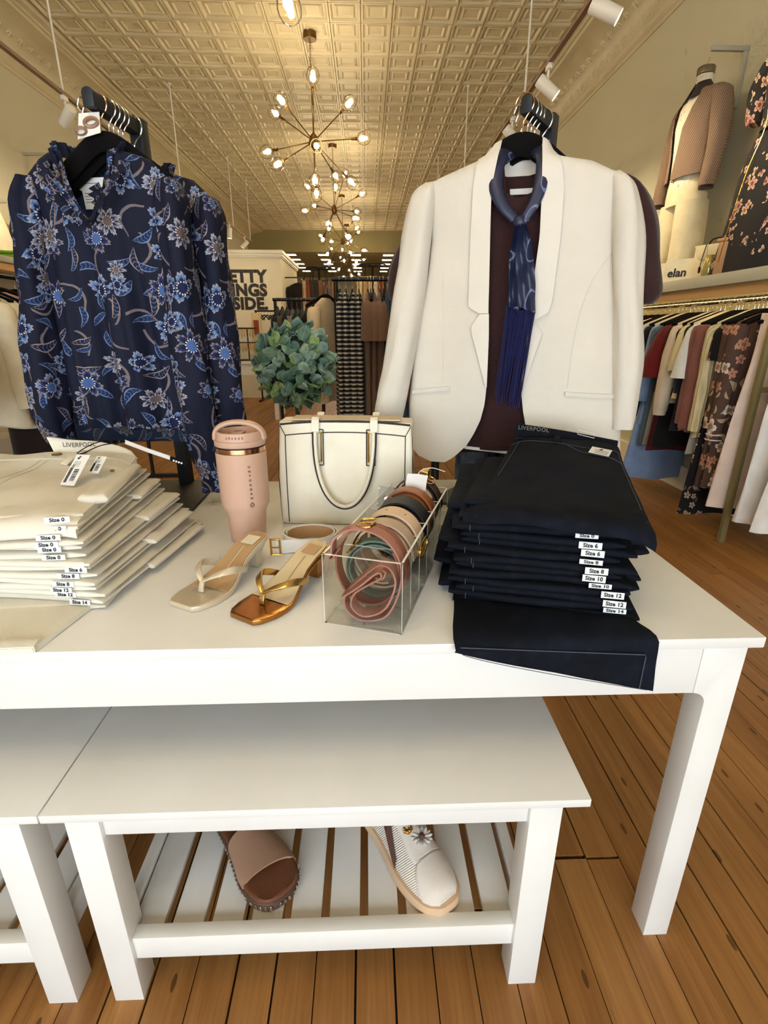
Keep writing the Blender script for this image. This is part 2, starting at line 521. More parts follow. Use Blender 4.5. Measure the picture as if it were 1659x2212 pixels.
for j in range(rows):
    y0 = 5.70 - 29 * TY + j * TY
    if y0 < YF or y0 + TY > Y_DROP: continue
    for i in range(NX):
        x0 = CX0 + i * TX
        if 5.4 < y0 < 10.7 and n_t < 300:
            link('tile', tile_me, ceiling, loc=(x0, y0, ZC)); n_t += 1
        else:
            rest.add([(p[0] + x0, p[1] + y0, p[2] + ZC) for p in tile_src.v], tile_src.f)
tag(rest.build('tile_field', M_TIN, ceiling, smooth=0), kind='stuff')

# ---- cove mouldings between ceiling and walls
def cove(name, side):
    # side -1: left wall, +1: right wall; profile in (distance from wall, z)
    prof = [(0, 3.52), (.012, 3.52), (.018, 3.545), (.03, 3.555), (.03, 3.58), (.045, 3.60)]
    for a in range(0, 91, 10):
        prof.append((.045 + .30 * (1 - math.cos(R(a))), 3.60 + .235 * math.sin(R(a))))
    prof += [(.36, 3.85), (.385, 3.85), (.39, 3.868), (.44, 3.872), (.455, 3.885), (.47, 3.885), (.475, 3.9), (.475, 3.95), (0, 3.95)]
    xw = XL if side < 0 else XR
    sg = 1 if side < 0 else -1
    pts = [(xw + sg * d, z) for d, z in prof]
    m = MB(); n = len(pts)
    m.add([(p[0], YF, p[1]) for p in pts] + [(p[0], Y_DROP, p[1]) for p in pts],
          [(i, n + i, n + (i + 1) % n, (i + 1) % n) for i in range(n)] + [tuple(range(n)), tuple(range(2 * n - 1, n - 1, -1))])
    t = tag(m.build(name, M_TIN, smooth=30), kind='structure')
    orn = MB()
    y = 2.0
    while y < 13:
        for a, s in ((18, 1.0), (48, .8)):
            cx = .045 + .30 * (1 - math.cos(R(a))); cz = 3.60 + .235 * math.sin(R(a))
            px = xw + sg * cx
            o = len(orn.v)
            # small acanthus-like relief: three lobes pointing down the cove
            for q, (dy, ln, wd) in enumerate(((0, .075, .022), (-.032, .05, .016), (.032, .05, .016))):
                dx, dz = math.sin(R(a)) * s, math.cos(R(a)) * s
                nx, nz = math.cos(R(a)) * sg, -math.sin(R(a))
                P0 = (px, y + dy, cz)
                tip = (px - sg * dx * ln, y + dy * 1.6, cz - dz * ln)
                top = (px + sg * dx * ln * .5, y + dy * .6, cz + dz * ln * .5)
                mid = (px + nx * .016, y + dy, cz + nz * .016)
                orn.add([tip, (px, y + dy - wd * s, cz), top, (px, y + dy + wd * s, cz), mid],
                        [(0, 1, 4), (1, 2, 4), (2, 3, 4), (3, 0, 4), (0, 3, 2, 1)])
        y += .155
    tag(orn.build('relief_ornament', M_TIN, t, smooth=60), kind='stuff')
cove('trim_1', -1); cove('trim_2', 1)
for i, (n, x0, x1) in enumerate((('baseboard_left', XL, XL + .02), ('baseboard_right', XR - .02, XR))):
    tag(MB().box(x0, x1, YF, YB, 0, .18).build(n, M_WHITE_TRIM, smooth=0), kind='structure')

# ---- dropped ceiling at the back with light panels
M_DROP = wall_mat('dropped_ceiling_paint', (150, 139, 98))
tag(MB().box(XL, XR, Y_DROP, YB, Z_DROP, Z_DROP + .08).box(XL, XR, Y_DROP, Y_DROP + .1, Z_DROP + .08, ZC + .1).build('ceiling_back', M_DROP, smooth=0), kind='structure')
M_PANEL = emit('light_panel_glow', (255, 250, 232), 14)
M_PFRAME = mat('panel_frame', (225, 220, 205), .5)
pf = MB(); pf.box(-.165, -.15, -.165, .165, -.02, 0); pf.box(.15, .165, -.165, .165, -.02, 0); pf.box(-.15, .15, -.165, -.15, -.02, 0); pf.box(-.15, .15, .15, .165, -.02, 0)
pf_me = pf.mesh('frame', M_PFRAME, smooth=0); pd_me = MB().box(-.15, .15, -.15, .15, -.015, -.002).mesh('diffuser', M_PANEL, smooth=0)
for i, px in enumerate((-2.23, -1.25, -.27, .72)):
    for j, py in enumerate((17.1, 18.2, 19.3, 20.4, 21.5)):
        t = thing('ceiling_light', 'square light panel in the far ceiling, %s row back, %s column from the left' % (('first', 'second', 'third', 'fourth', 'fifth')[j], ('first', 'second', 'third', 'fourth')[i]), 'ceiling light', (px, py, Z_DROP), 0, 'light panels in the far ceiling')
        link('frame', pf_me, t); link('diffuser', pd_me, t)

# ---- partition block with lettering
PY = 9.6
pt = MB().box(XL, -1.43, PY, 11.75, 0, 2.36)
wp = tag(pt.build('wall_partition', M_PART, smooth=0), kind='structure')
cap = MB().box(XL, -1.40, PY - .03, 11.78, 2.36, 2.40).box(XL, -1.385, PY - .045, 11.79, 2.40, 2.45).box(XL, -1.415, PY - .015, 11.76, 2.34, 2.36)
tag(cap.build('trim_3', M_WHITE_TRIM, smooth=0), kind='structure')
M_LET = mat('black_vinyl_letters', (30, 20, 18), .6)
for s, z in (('PRETTY', 2.038), ('THINGS', 1.82), ('INSIDE.', 1.604)):
    m = text_mb(s, .262, .003, .014, 'RIGHT', 1.06)
    m.xf(Matrix.Translation((-1.70, PY - .004, z)) @ Matrix.Rotation(R(90), 4, 'X'))
    m.build('lettering', M_LET, wp, smooth=0)

# ================================================================ lamps
M_BRASS = mat('aged_brass', (112, 84, 48), .32, .95)
M_BULB = emit('bulb_glow', (255, 235, 198), 132)
M_GLOBE = glassy('bulb_glass', (255, 252, 246), 0, 1.12)
CH_DIR = [(.036, -.25, .44), (-.41, .15, .295), (-.26, -.40, .21), (-.04, .50, .13), (.38, -.26, .24), (.54, .05, .05), (-.5, .1, -.065),
          (-.35, -.28, -.28), (.065, -.49, -.18), (.2, .44, -.2), (-.02, .33, -.41), (.375, .1, -.33), (.02, -.3, -.42)]
def chandelier(label, x, y, rz, hz=3.0):
    t = thing('chandelier', label, 'chandelier', (x, y, hz), rz, 'sputnik chandeliers down the shop')
    MB().lathe([(.0, .0), (.062, .0), (.066, .012), (.066, .05), (.03, .062), (0.0, .063)], 20, (0, 0, ZC - .065 - hz)).build('canopy', M_BRASS, t)
    MB().tube([(0, 0, .05), (0, 0, .45)], .006, 8).build('rod', M_BRASS, t)
    ch = MB()
    for i in range(int((ZC - .065 - hz - .45) / .0244) + 1):
        z0 = .45 + i * .0244
        a = 0 if i % 2 else PI / 2
        pts = [(math.cos(a) * .007 * math.cos(q), math.sin(a) * .007 * math.cos(q), z0 + .012 + .0165 * math.sin(q)) for q in [2 * PI * u / 8 for u in range(8)]]
        ch.tube(pts, .0022, 5, loop=True)
    ch.build('chain', M_BRASS, t)
    MB().lathe([(0, -.075), (.012, -.072), (.016, -.06), (.03, -.052), (.042, -.03), (.046, 0), (.042, .03), (.03, .055), (.014, .07), (.008, .085), (0, .086)], 20).build('hub', M_BRASS, t)
    for d in CH_DIR:
        d = Vector(d).normalized(); M = d.to_track_quat('Z', 'Y').to_matrix().to_4x4()
        a = MB().tube([(0, 0, .03), (0, 0, .41)], .0055, 8).xf(M).build('arm', M_BRASS, t)
        MB().lathe([(.0, .385), (.012, .386), (.013, .43), (.017, .435), (.017, .452), (0, .453)], 12).xf(M).build('socket', M_BRASS, a)
        MB().lathe([(.015, .45), (.03, .458), (.052, .48), (.062, .51), (.062, .535), (.052, .565), (.03, .585), (0.001, .592)], 14, caps=False).xf(M).build('glass_globe', M_GLOBE, a)
        MB().ell((0, 0, .505), (.026, .026, .032), 8, 6).xf(M).build('bulb', M_BULB, a)
    return t
chandelier('nearest brass sputnik chandelier, only its lowest bulb showing at the top edge', -.50, 3.0, R(150), 3.12)
chandelier('brass sputnik chandelier hanging above the photographer', -.50, -.1, R(60))
chandelier('brass sputnik chandelier with clear globe bulbs, largest one wholly in view', -.51, 6.21, 0)
chandelier('brass sputnik chandelier hanging directly behind the largest one', -.48, 9.32, R(40))
chandelier('small brass sputnik chandelier, fourth in the row down the shop', -.47, 12.4, R(75))
chandelier('farthest tiny brass sputnik chandelier above the round scarf racks', -.48, 15.5, R(20))

M_TRACK = mat('track_rail', (120, 92, 66), .5)
M_HEAD = mat('white_spot_head', (226, 220, 210), .45)
M_SPOTGLOW = emit('spot_lens_glow', (255, 236, 190), 25)
def track(name_label, x, y0, y1, rods):
    t = thing('track_rail', name_label, 'track rail', (x, y0, 2.84))
    MB().box(-.017, .017, 0, y1 - y0, -.012, .012).build('rail', M_TRACK, t, bevel=.003)
    for y in rods:
        MB().tube([(0, y - y0, .01), (0, y - y0, ZC - .022 - 2.84)], .0075, 8).lathe([(.0, 0), (.022, 0), (.022, .012), (0, .012)], 12, (0, y - y0, ZC - 2.84 - .034)).build('suspension_rod', M_HEAD, t)
track('slim track rail on white rods near the left wall', -2.25, -1.0, 11.35, (1.9, 4.72, 7.30, 9.93, 11.28))
track('slim track rail on white rods near the right wall', 1.24, -1.0, 10.2, (2.0, 4.68, 7.24, 9.81))
def spot(label, x, y, aim, on=False, power=26):
    t = thing('spotlight', label, 'spotlight', (x, y, 2.828), 0, 'white track spotlights')
    MB().box(-.014, .014, -.032, .032, -.03, 0).tube([(0, 0, -.025), (0, 0, -.10)], .009, 8).build('bracket', M_HEAD, t, bevel=.002)
    d = (Vector(aim) - Vector((x, y, 2.70))).normalized()
    M = Matrix.Translation((0, 0, -.125)) @ d.to_track_quat('Z', 'Y').to_matrix().to_4x4()
    MB().lathe([(.0, -.075), (.036, -.075), (.039, -.07), (.039, .078), (.036, .08), (.034, .07), (.034, .06), (0, .06)], 20).xf(M).build('lamp_head', M_HEAD, t)
    MB().lathe([(0, .0615), (.032, .0615), (.032, .064), (0, .064)], 16).xf(M).build('lens', M_SPOTGLOW, t)
    l = bpy.data.lights.new('spot_beam', 'SPOT'); l.energy = power; l.color = (1.0, .82, .54); l.spot_size = R(78); l.spot_blend = .9; l.shadow_soft_size = .03
    lo = bpy.data.objects.new('spot_beam', l); COL.objects.link(lo); lo.parent = t
    lo.location = Vector((0, 0, -.125)) + d * .07; lo.rotation_euler = (-d).to_track_quat('Z', 'Y').to_euler()
for label, x, y, aim, pw in (
    ('white track spotlight beside the tilted front rod on the left track', -2.25, 4.72, (-3.4, 5.5, 1.9), 60),
    ('white track spotlight next to last on the far left track', -2.25, 9.6, (-2.4, 9.6, 1.2), 40),
    ('white track spotlight at the far end of the left track', -2.25, 10.75, (-3.4, 10.6, 1.6), 30),
    ('lit white spotlight cut by the top edge, pointing at the right wall', 1.24, 3.25, (2.45, 2.9, 2.05), 60),
    ('white spotlight hanging just above the black arm holding the cream blazer', 1.24, 4.12, (2.42, 3.9, 1.75), 60),
    ('white spotlight half hidden behind the black hanger of the cream blazer', 1.24, 5.0, (2.45, 5.0, 1.6), 60),
    ('white track spotlight hidden above the blazer on the right track', 1.24, 6.4, (2.45, 6.4, 1.6), 50),
    ('white track spotlight above the left wall shelf out of view', -2.25, 6.6, (-3.4, 6.6, 1.8), 60)):
    spot(label, x, y, aim, True, pw)
# spot lighting the lettering on the partition
spot('white track spotlight aimed at the lettered partition', -2.25, 8.1, (-2.0, 9.6, 1.55), True, 42)

# ================================================================ white table and benches
M_WHITE = NT('white_lacquer'); _p = M_WHITE.coord('World')
M_WHITE.fin(M_WHITE.mix(M_WHITE.ramp(M_WHITE.noise(_p, 6, 3), .3, .7), rgb(226, 222, 216), rgb(232, 229, 224)), .38, 0)
M_WHITE.bump(M_WHITE.noise(_p, 200, 2), .03, .001); M_WHITE = M_WHITE.m
ZT = .712
TBL_X0, TBL_X1, TBL_Y0, TBL_Y1 = -1.45, .618, .652, 1.552
table = thing('display_table', 'long white lacquered display table carrying jeans, bag and shoes', 'table', (0, 0, 0))
MB().box(TBL_X0, TBL_X1, TBL_Y0, TBL_Y1, ZT - .019, ZT).build('tabletop', M_WHITE, table, bevel=.0015)
def table_leg(x_out, sx, y0, y1):
    # profile in (x,z): leg with rounded shoulder running into the apron
    pr = [(0, 0), (.049, 0)]
    for a in range(0, 91, 15):
        pr.append((.049 + .022 * (1 - math.cos(R(a))), .580 + .022 * math.sin(R(a))))
    pr += [(.071, .6925), (0, .6925)]
    return MB().prism([(x_out + sx * p[0], p[1]) for p in pr], y0, y1, 'y').build('leg', M_WHITE, table, smooth=30, bevel=.0012)
for xo, sx in ((.600, -1), (-1.432, 1)):
    table_leg(xo, sx, .660, .709); table_leg(xo, sx, 1.495, 1.544)
MB().box(-1.36, .5285, .661, .681, .602, .6925).build('apron', M_WHITE, table, bevel=.001)
MB().box(-1.36, .5285, 1.523, 1.543, .602, .6925).build('apron', M_WHITE, table, bevel=.001)
MB().box(.58, .599, .7095, 1.4945, .602, .6925).build('apron', M_WHITE, table, bevel=.001)
MB().box(-1.431, -1.412, .7095, 1.4945, .602, .6925).build('apron', M_WHITE, table, bevel=.001)

def bench(dx, label):
    t = thing('shoe_bench', label, 'bench', (dx, 0, 0), 0, 'low white slatted benches under the table')
    ZB = .473
    MB().box(-.501, .344, .578, 1.08, ZB - .0155, ZB).build('top', M_WHITE, t, bevel=.0012)
    for x0 in (-.4735, .254):
        for y0 in (.588, 1.02):
            MB().box(x0, x0 + .052, y0, y0 + .05, 0, ZB - .016).build('leg', M_WHITE, t, bevel=.0012)
    for y0 in (.596, 1.03):
        MB().box(-.4215, .254, y0, y0 + .02, .408, ZB - .016).build('apron', M_WHITE, t, bevel=.001)
        MB().box(-.4215, .254, y0, y0 + .024, .104, .157).build('stretcher', M_WHITE, t, bevel=.001)
    for x0 in (-.458, .272):
        MB().box(x0, x0 + .02, .6385, 1.0195, .408, ZB - .016).build('apron', M_WHITE, t, bevel=.001)
        MB().box(x0, x0 + .02, .6385, 1.0195, .104, .157).build('stretcher', M_WHITE, t, bevel=.001)
    sl = MB().box(0, .0555, .6205, 1.0295, 0, .014).mesh('slat', M_WHITE, bevel=.001)
    for k in range(10):
        link('slat', sl, t, loc=(-.4345 + .0712 * k - .0, 0, .132))
    return t
bench(0, 'white slatted shoe bench under the table with a slide and sneaker on it')
bench(-.8475, 'second white slatted bench, cut off by the left edge of the photo')

# ================================================================ shoes on the bench
M_TAUPE = mat('taupe_leather', (158, 122, 98), .55, var=.05, bump=.1, bs=180)
M_BROWNL = mat('brown_footbed', (112, 66, 42), .6, var=.1, bump=.15, bs=90)
M_SOLEBR = mat('slide_sole', (84, 60, 48), .7)
M_STUD = mat('silver_stud', (220, 214, 205), .2, 1)
def frame2(px, py, ang, z=0):
    return Matrix.Translation((px, py, z)) @ Matrix.Rotation(ang, 4, 'Z')
def sole_outline(hw, n=40):
    """closed outline from half-width samples [(s, left, right)]"""
    L = [(s, -a) for s, a, b in hw]; Rr = [(s, b) for s, a, b in hw]
    return L + Rr[::-1]
# slide: local +Y runs from toe (0) to heel (.255)
sl_hw = [(.0, .012, .012), (.006, .030, .028), (.02, .043, .042), (.045, .050, .049), (.08, .051, .050), (.12, .044, .046), (.16, .038, .042), (.2, .037, .040), (.235, .033, .034), (.25, .020, .020), (.256, .008, .008)]
def out3(hw, grow, z):
    o = []
    for s, a, b in hw: o.append((-max(a + grow, .003), s if 0 < s < .25 else s + (-grow if s <= 0 else grow), z))
    for s, a, b in hw[::-1]: o.append((max(b + grow, .003), s if 0 < s < .25 else s + (-grow if s <= 0 else grow), z))
    return o
def slab(hw, layers):
    rings = [smooth_path(out3(hw, g, z), 3, True) for g, z in layers]
    return MB().loft(rings)
slide = thing('slide_sandal', 'taupe slide sandal with brown footbed and silver studded edge on bench slats', 'sandal', (-.165, .652, .1462), R(38))
slab(sl_hw, [(-.002, 0), (.002, .004), (.002, .020), (-.001, .022)]).build('sole', M_SOLEBR, slide)
slab(sl_hw, [(-.003, .0225), (.0, .024), (.0, .028), (-.004, .030), (-.008, .0295)]).build('footbed', M_BROWNL, slide)
st = MB(); loop = [Vector(p) for p in out3(sl_hw, .0042, .014)]
loop = smooth_path(loop, 4, True); acc = 0
for i in range(len(loop)):
    a, b = loop[i], loop[(i + 1) % len(loop)]
    acc += (b - a).length
    if acc > .0082:
        acc = 0; st.ell(b, (.0032, .0032, .0046), 6, 4)
tag(st.build('stud_trim', M_STUD, slide), kind='stuff')
sb = []
for i in range(15):
    t = i / 14; a = PI * t
    row = []
    for j in range(9):
        s = .060 + .090 * j / 8 + .006 * math.sin(a) - .016 * t
        hw_ = pl([(q[0], q[1]) for q in sl_hw], s) + .003
        row.append((-math.cos(a) * hw_, s, .020 + (.022 + .018 * (j / 8)) * math.sin(a) ** .8))
    sb.append(row)
MB().sheet(sb, lambda p: Vector((-p.x * .05, 0, -.0035))).build('strap', M_TAUPE, slide, smooth=60)

M_KNIT = NT('cream_knit_mesh'); _p = M_KNIT.coord('Object'); _x, _y, _z = M_KNIT.sep(_p)
_w = M_KNIT.math('SINE', M_KNIT.math('MULTIPLY', M_KNIT.math('ADD', _y, M_KNIT.math('MULTIPLY', _z, .6)), 1500))
M_KNIT.fin(M_KNIT.mix(M_KNIT.ramp(_w, -1, 1), rgb(206, 194, 180), rgb(232, 224, 214)), .8, 0); M_KNIT.bump(_w, .5, .002); M_KNIT = M_KNIT.m
M_SUEDE = mat('ivory_suede', (216, 204, 192), .85, var=.04, bump=.12, bs=250, sheen=.2)
M_GUM = mat('gum_rubber_sole', (206, 172, 138), .55)
M_COCOA = mat('cocoa_suede', (92, 58, 46), .85, var=.1)
M_GOLD = mat('bright_gold', (214, 168, 84), .22, 1)
M_PETAL = mat('white_petal', (238, 234, 228), .7)
sn_hw = [(.0, .012, .012), (.006, .028, .026), (.02, .040, .036), (.05, .048, .045), (.085, .050, .047), (.12, .045, .044), (.17, .036, .038), (.22, .034, .036), (.25, .032, .033), (.272, .022, .022), (.278, .008, .008)]
sneaker = thing('sneaker', 'cream suede sneaker with gum sole and white daisy ornament on bench slats', 'sneaker', (.142, .628, .1462), R(33))
slab(sn_hw, [(-.003, 0), (.004, .004), (.005, .022), (.003, .027), (-.002, .028)]).build('sole', M_GUM, sneaker)
def sn_ring(s, grow=0, top=None):
    a = pl([(q[0], q[1]) for q in sn_hw], s); b = pl([(q[0], q[2]) for q in sn_hw], s)
    h = pl([(0, .012), (.012, .026), (.04, .036), (.08, .046), (.12, .064), (.16, .082), (.2, .086), (.25, .082), (.275, .07)], s)
    rg = []
    for k in range(17):
        t = PI * k / 16
        c, sn = math.cos(t), math.sin(t)
        w = a if c > 0 else b
        wt = 1 - .35 * (sn ** 2) * (1 if s > .1 else .5)
        rg.append((-c * (w - .002 + grow) * (abs(c) ** -.25 if abs(c) > .05 else 1) * wt, s, .027 + (h + grow) * sn ** .8))
    return rg
up = MB().loft([sn_ring(s) for s in (.004, .012, .025, .045, .07, .095, .12, .145, .17, .2, .23, .26, .274)], caps=True)
up.build('upper', M_KNIT, sneaker, smooth=70)
# suede toe cap, eyestay, stripe: thin shells over the upper
def shell(name, ss, k0, k1, m, grow=.0018, kf=None):
    rows = []
    for s in ss:
        rg = sn_ring(s, grow)
        a, b = (k0, k1) if kf is None else kf(s)
        rows.append([Vector(rg[0]).lerp(Vector(rg[16]), 0) if False else Vector((lerp(rg[int(q)][0], rg[min(16, int(q) + 1)][0], q - int(q)), s, lerp(rg[int(q)][2], rg[min(16, int(q) + 1)][2], q - int(q)))) for q in [lerp(a, b, i / 10) for i in range(11)]])
    return MB().sheet(rows, (0, .0004, -.002)).build(name, m, sneaker, smooth=70)
shell('toe_cap', [.003, .012, .025, .04, .055, .066], 0, 16, M_SUEDE, kf=lambda s: (0, 16) if s < .03 else ((s - .03) * 140, 16 - (s - .03) * 60))
shell('eyestay', [.07, .085, .1, .115, .13, .15], 5, 12, M_SUEDE, .0025)
shell('side_stripe', [.105, .12, .135, .15, .165], 0, 5, M_COCOA, .0024, kf=lambda s: ((s - .105) * 40, 1.6 + (s - .105) * 55))
shell('heel_counter', [.2, .22, .24, .26, .273], 0, 16, M_SUEDE, .0022)
ring = sn_ring(.094)[9]; fc = Vector((ring[0] - .002, .094, ring[2] + .006))
fl = MB()
for i in range(14):
    a = 2 * PI * i / 14
    c = fc + Vector((math.cos(a) * .0125, math.sin(a) * .0125, .001 * (i % 2)))
    fl.ell((0, 0, 0), (.0085, .0042, .0022), 8, 4).xf(Matrix.Translation(c) @ Matrix.Rotation(a, 4, 'Z') @ Matrix.Rotation(R(-14), 4, 'Y'), len(fl.v) - 40 - 5)
fl = MB()
for i in range(14):
    a = 2 * PI * i / 14; o = len(fl.v)
    fl.ell((0, 0, 0), (.0095, .0042, .0022), 8, 4)
    fl.xf(Matrix.Translation(fc + Vector((math.cos(a) * .0125, math.sin(a) * .0125, .001 * (i % 2)))) @ Matrix.Rotation(a, 4, 'Z') @ Matrix.Rotation(R(-14), 4, 'Y'), o)
do = fl.build('daisy', M_PETAL, sneaker)
MB().ell(fc + Vector((0, 0, .003)), (.0062, .0062, .004), 10, 6).build('daisy_center', M_COCOA, do)
gb = MB()
for i in range(9):
    a = i * 2.4; gb.ell(fc + Vector((-.016 + .007 * math.cos(a), .024 + .006 * math.sin(a), .004 + .002 * (i % 3))), .0042, 6, 5)
gb.build('gold_bead_cluster', M_GOLD, sneaker)

# ================================================================ goods on the table
# ---- tumbler
M_BLUSH = mat('blush_powder_coat', (200, 160, 136), .5, var=.02, bump=.08, bs=600)
M_BLUSHP = mat('blush_plastic', (198, 160, 138), .42)
M_COPPER = mat('rose_gold_band', (206, 152, 116), .18, 1)
M_DARKGAP = mat('dark_gasket', (46, 36, 34), .6)
M_INK = mat('brown_print', (92, 66, 56), .6)
tb = thing('tumbler', 'tall blush pink insulated tumbler with loop handle and copper band', 'tumbler', (-.272, 1.082, ZT + .0002))
MB().lathe([(0, 0), (.036, 0), (.0385, .003), (.0425, .062), (.0435, .07), (.0515, .086), (.0525, .094), (.0535, .20), (.0535, .206), (0, .206)], 48).build('body', M_BLUSH, tb)
MB().lathe([(.050, .2065), (.0527, .207), (.0527, .2165), (.050, .217)], 48).build('rim_band', M_COPPER, tb)
MB().lathe([(.049, .2172), (.0515, .2174), (.0515, .2195), (.049, .2197)], 40).build('gasket', M_DARKGAP, tb)
lid = MB().lathe([(.0, .2198), (.0525, .2198), (.0535, .222), (.0535, .231), (.0525, .232), (.0495, .2325), (.049, .248), (.0475, .2495), (.044, .2495), (.0435, .24), (0, .24)], 48).build('lid', M_BLUSHP, tb)
MB().box(-.011, .011, -.03, .012, .2402, .2475).build('sip_spout', M_BLUSHP, lid, bevel=.002)
ap = []
for i in range(25):
    a = PI * i / 24
    ap.append((math.cos(a) * .0515, -.004 * math.sin(a), .231 + .036 * math.sin(a) ** .7))
MB().tube(ap, .0095, 12, flat=(1.25, .62), up=[(math.cos(PI * i / 24), 0, math.sin(PI * i / 24)) for i in range(25)]).build('handle', M_BLUSHP, tb, smooth=60)
lt = MB()
for i, ch in enumerate('UNTORGAN'):
    m = text_mb(ch, .0068, .0003, .0002)
    z = .180 - i * .0098; a = R(-62)
    m.xf(Matrix.Translation((.0536 * math.cos(a), .0536 * math.sin(a), z)) @ Matrix.Rotation(a + R(90), 4, 'Z') @ Matrix.Rotation(R(90), 4, 'X'))
    lt.add(m.v, m.f)
a = R(-62); o = len(lt.v)
for s_, t_ in ((1, .0), (.55, .0)):
    pts = []
    for q in range(16):
        u = 2 * PI * q / 16
        pts.append((.0046 * s_ * math.sin(u) * (1 if math.cos(u) < 0 else (1 - .55 * math.cos(u))), 0.0004, -.0055 * s_ * -math.cos(u) - .0008))
    lt.tube(pts, .0005, 5, loop=True)
lt.xf(Matrix.Translation((.0537 * math.cos(a), .0537 * math.sin(a), .0975)) @ Matrix.Rotation(a + R(90), 4, 'Z'), o)
lt.build('lettering', M_INK, tb)
em = MB()
for k in range(6): em.box(-.018 + k * .0066, -.0145 + k * .0066, -.0025, .0025, 0, .0003)
em.v = [(math.sin(p[0] / .0494) * .0495, -math.cos(p[0] / .0494) * .0495, .2405 + p[1]) for p in em.v]
em.build('embossed_mark', M_BLUSH, lid)

# ---- structured handbag
M_BAG = mat('cream_faux_leather', (226, 216, 194), .45, var=.06, vs=14, bump=.06, bs=120)
M_PIPE = mat('dark_edge_paint', (38, 26, 28), .5)
M_BAGIN = mat('bag_lining', (196, 178, 150), .8)
bag = thing('handbag', 'structured cream handbag with dark edge piping and two looped handles', 'handbag', (-.052, 1.158, ZT + .0003), R(-5))
HWB, HB_, DB = .160, .246, .058     # half width, height, half depth at the bottom
def bag_ring(z, g=0):
    t = z / HB_
    hw = HWB - .004 * t + .004 * math.sin(PI * t) + g
    dp = lerp(DB, .040, t) + .006 * math.sin(PI * t) + g
    zz = z
    out = []
    n = 7
    for sx, sy, a0 in ((1, -1, -90), (1, 1, 0), (-1, 1, 90), (-1, -1, 180)):
        for k in range(n):
            a = R(a0 + 90 * k / (n - 1)); r = .010
            out.append((sx * (hw - r) + r * math.cos(a), sy * (dp - r) + r * math.sin(a) + DB, zz + (.010 * (1 - ((sx * (hw - r)) / HWB) ** 2) if t > .99 else 0)))
    return out
bz = [0, .004, .02, .06, .12, .18, .22, .246]
MB().loft([bag_ring(z, -.004 if i == 0 else 0) for i, z in enumerate(bz)]).build('body', M_BAG, bag, smooth=50)
def bag_pt(x, z, side=-1, lift=.0):
    t = z / HB_; dp = lerp(DB, .040, t) + .006 * math.sin(PI * t)
    return (x, DB + side * (dp + lift), z)
pp = MB()
for side in (-1, 1):
    ed = [bag_pt(-HWB + .004 - .004 * math.sin(PI * i / 12) + .004 * i / 12, .008 + (HB_ - .012) * i / 12, side, -.006) for i in range(13)]
    ed2 = [(-p[0], p[1], p[2]) for p in ed]
    for e in (ed, ed2): pp.tube([(p[0] * 1.005, p[1], p[2]) for p in e], .0028, 6)
    pp.tube([bag_pt(-.152 + .304 * i / 12, .006, side, -.002) for i in range(13)], .0016, 6)
    top = [bag_pt(-.152 + .304 * i / 16, .243 + .008 * (1 - ((i - 8) / 8) ** 2), side, .0004) for i in range(17)]
    pp.tube(top, .0026, 6)
    # inner seam frame on the face
    pp.tube([bag_pt(-.141, .006 + (.212) * i / 10, side, .0006) for i in range(11)], .0013, 5)
    pp.tube([bag_pt(.141, .006 + (.212) * i / 10, side, .0006) for i in range(11)], .0013, 5)
    pp.tube([bag_pt(-.141 + .282 * i / 16, .218 + .008 * (1 - ((i - 8) / 8) ** 2), side, .0006) for i in range(17)], .0013, 5)
    for s in (-1, 1): pp.tube([bag_pt(s * .141, .218, side, .0006), bag_pt(s * .153, .240, side, .0006)], .0010, 5)
pp.build('edge_piping', M_PIPE, bag)
for side in (-1, 1):
    for hx in (-.068, .068):
        # rectangular gold link on a stitched tab
        b = MB(); x0 = hx + (.007 if hx < 0 else -.007)
        for (ax, az), (bx, bz2) in (((-.010, .232), (-.010, .150)), ((-.010, .150), (.010, .150)), ((.010, .150), (.010, .232)), ((.010, .232), (-.010, .232))):
            b.tube([bag_pt(x0 + lerp(ax, bx, q / 4), lerp(az, bz2, q / 4), side, .0030) for q in range(5)], .0013, 5)
        pk = b.build('tab_outline', M_PIPE, bag)
        g2 = MB()
        for (ax, az), (bx, bz2) in (((-.0055, .226), (-.0055, .158)), ((-.0055, .158), (.0055, .158)), ((.0055, .158), (.0055, .226)), ((.0055, .226), (-.0055, .226))):
            g2.tube([bag_pt(x0 + lerp(ax, bx, q / 4), lerp(az, bz2, q / 4), side, .0042) for q in range(5)], .0019, 6)
        g2.build('gold_link', M_GOLD, bag)
        tabm = MB().strap([bag_pt(hx, .2555, side, -.012), bag_pt(hx, .2585, side, .001), bag_pt(hx, .254, side, .006), bag_pt(hx, .240, side, .008), bag_pt(hx, .225, side, .007)], (1, 0, 0), [.016, .016, .017, .018, .014], .004)
        tabm.build('handle_tab', M_BAG, bag)
    droop = []
    for i in range(29):
        a = PI * i / 28
        droop.append(bag_pt(-math.cos(a) * .068, .228 - (.172 if side < 0 else .15) * math.sin(a) ** .82, side, .011 + .012 * math.sin(a)))
    h = MB().tube(droop, .0056, 10, flat=(1.0, .8)).build('handle', M_BAG, bag, smooth=60)
    for off in (-.0056,):
        MB().tube([(p[0] - .0052 * math.cos(PI * i / 28), p[1] + .0012 * side, p[2] - .0052 * math.sin(PI * i / 28)) for i, p in enumerate(droop)], .0026, 6).build('handle_edge', M_PIPE, h)
MB().box(-.128, .128, DB - .03, DB + .03, .2505, .254).build('zip_gusset', M_BAGIN, bag)

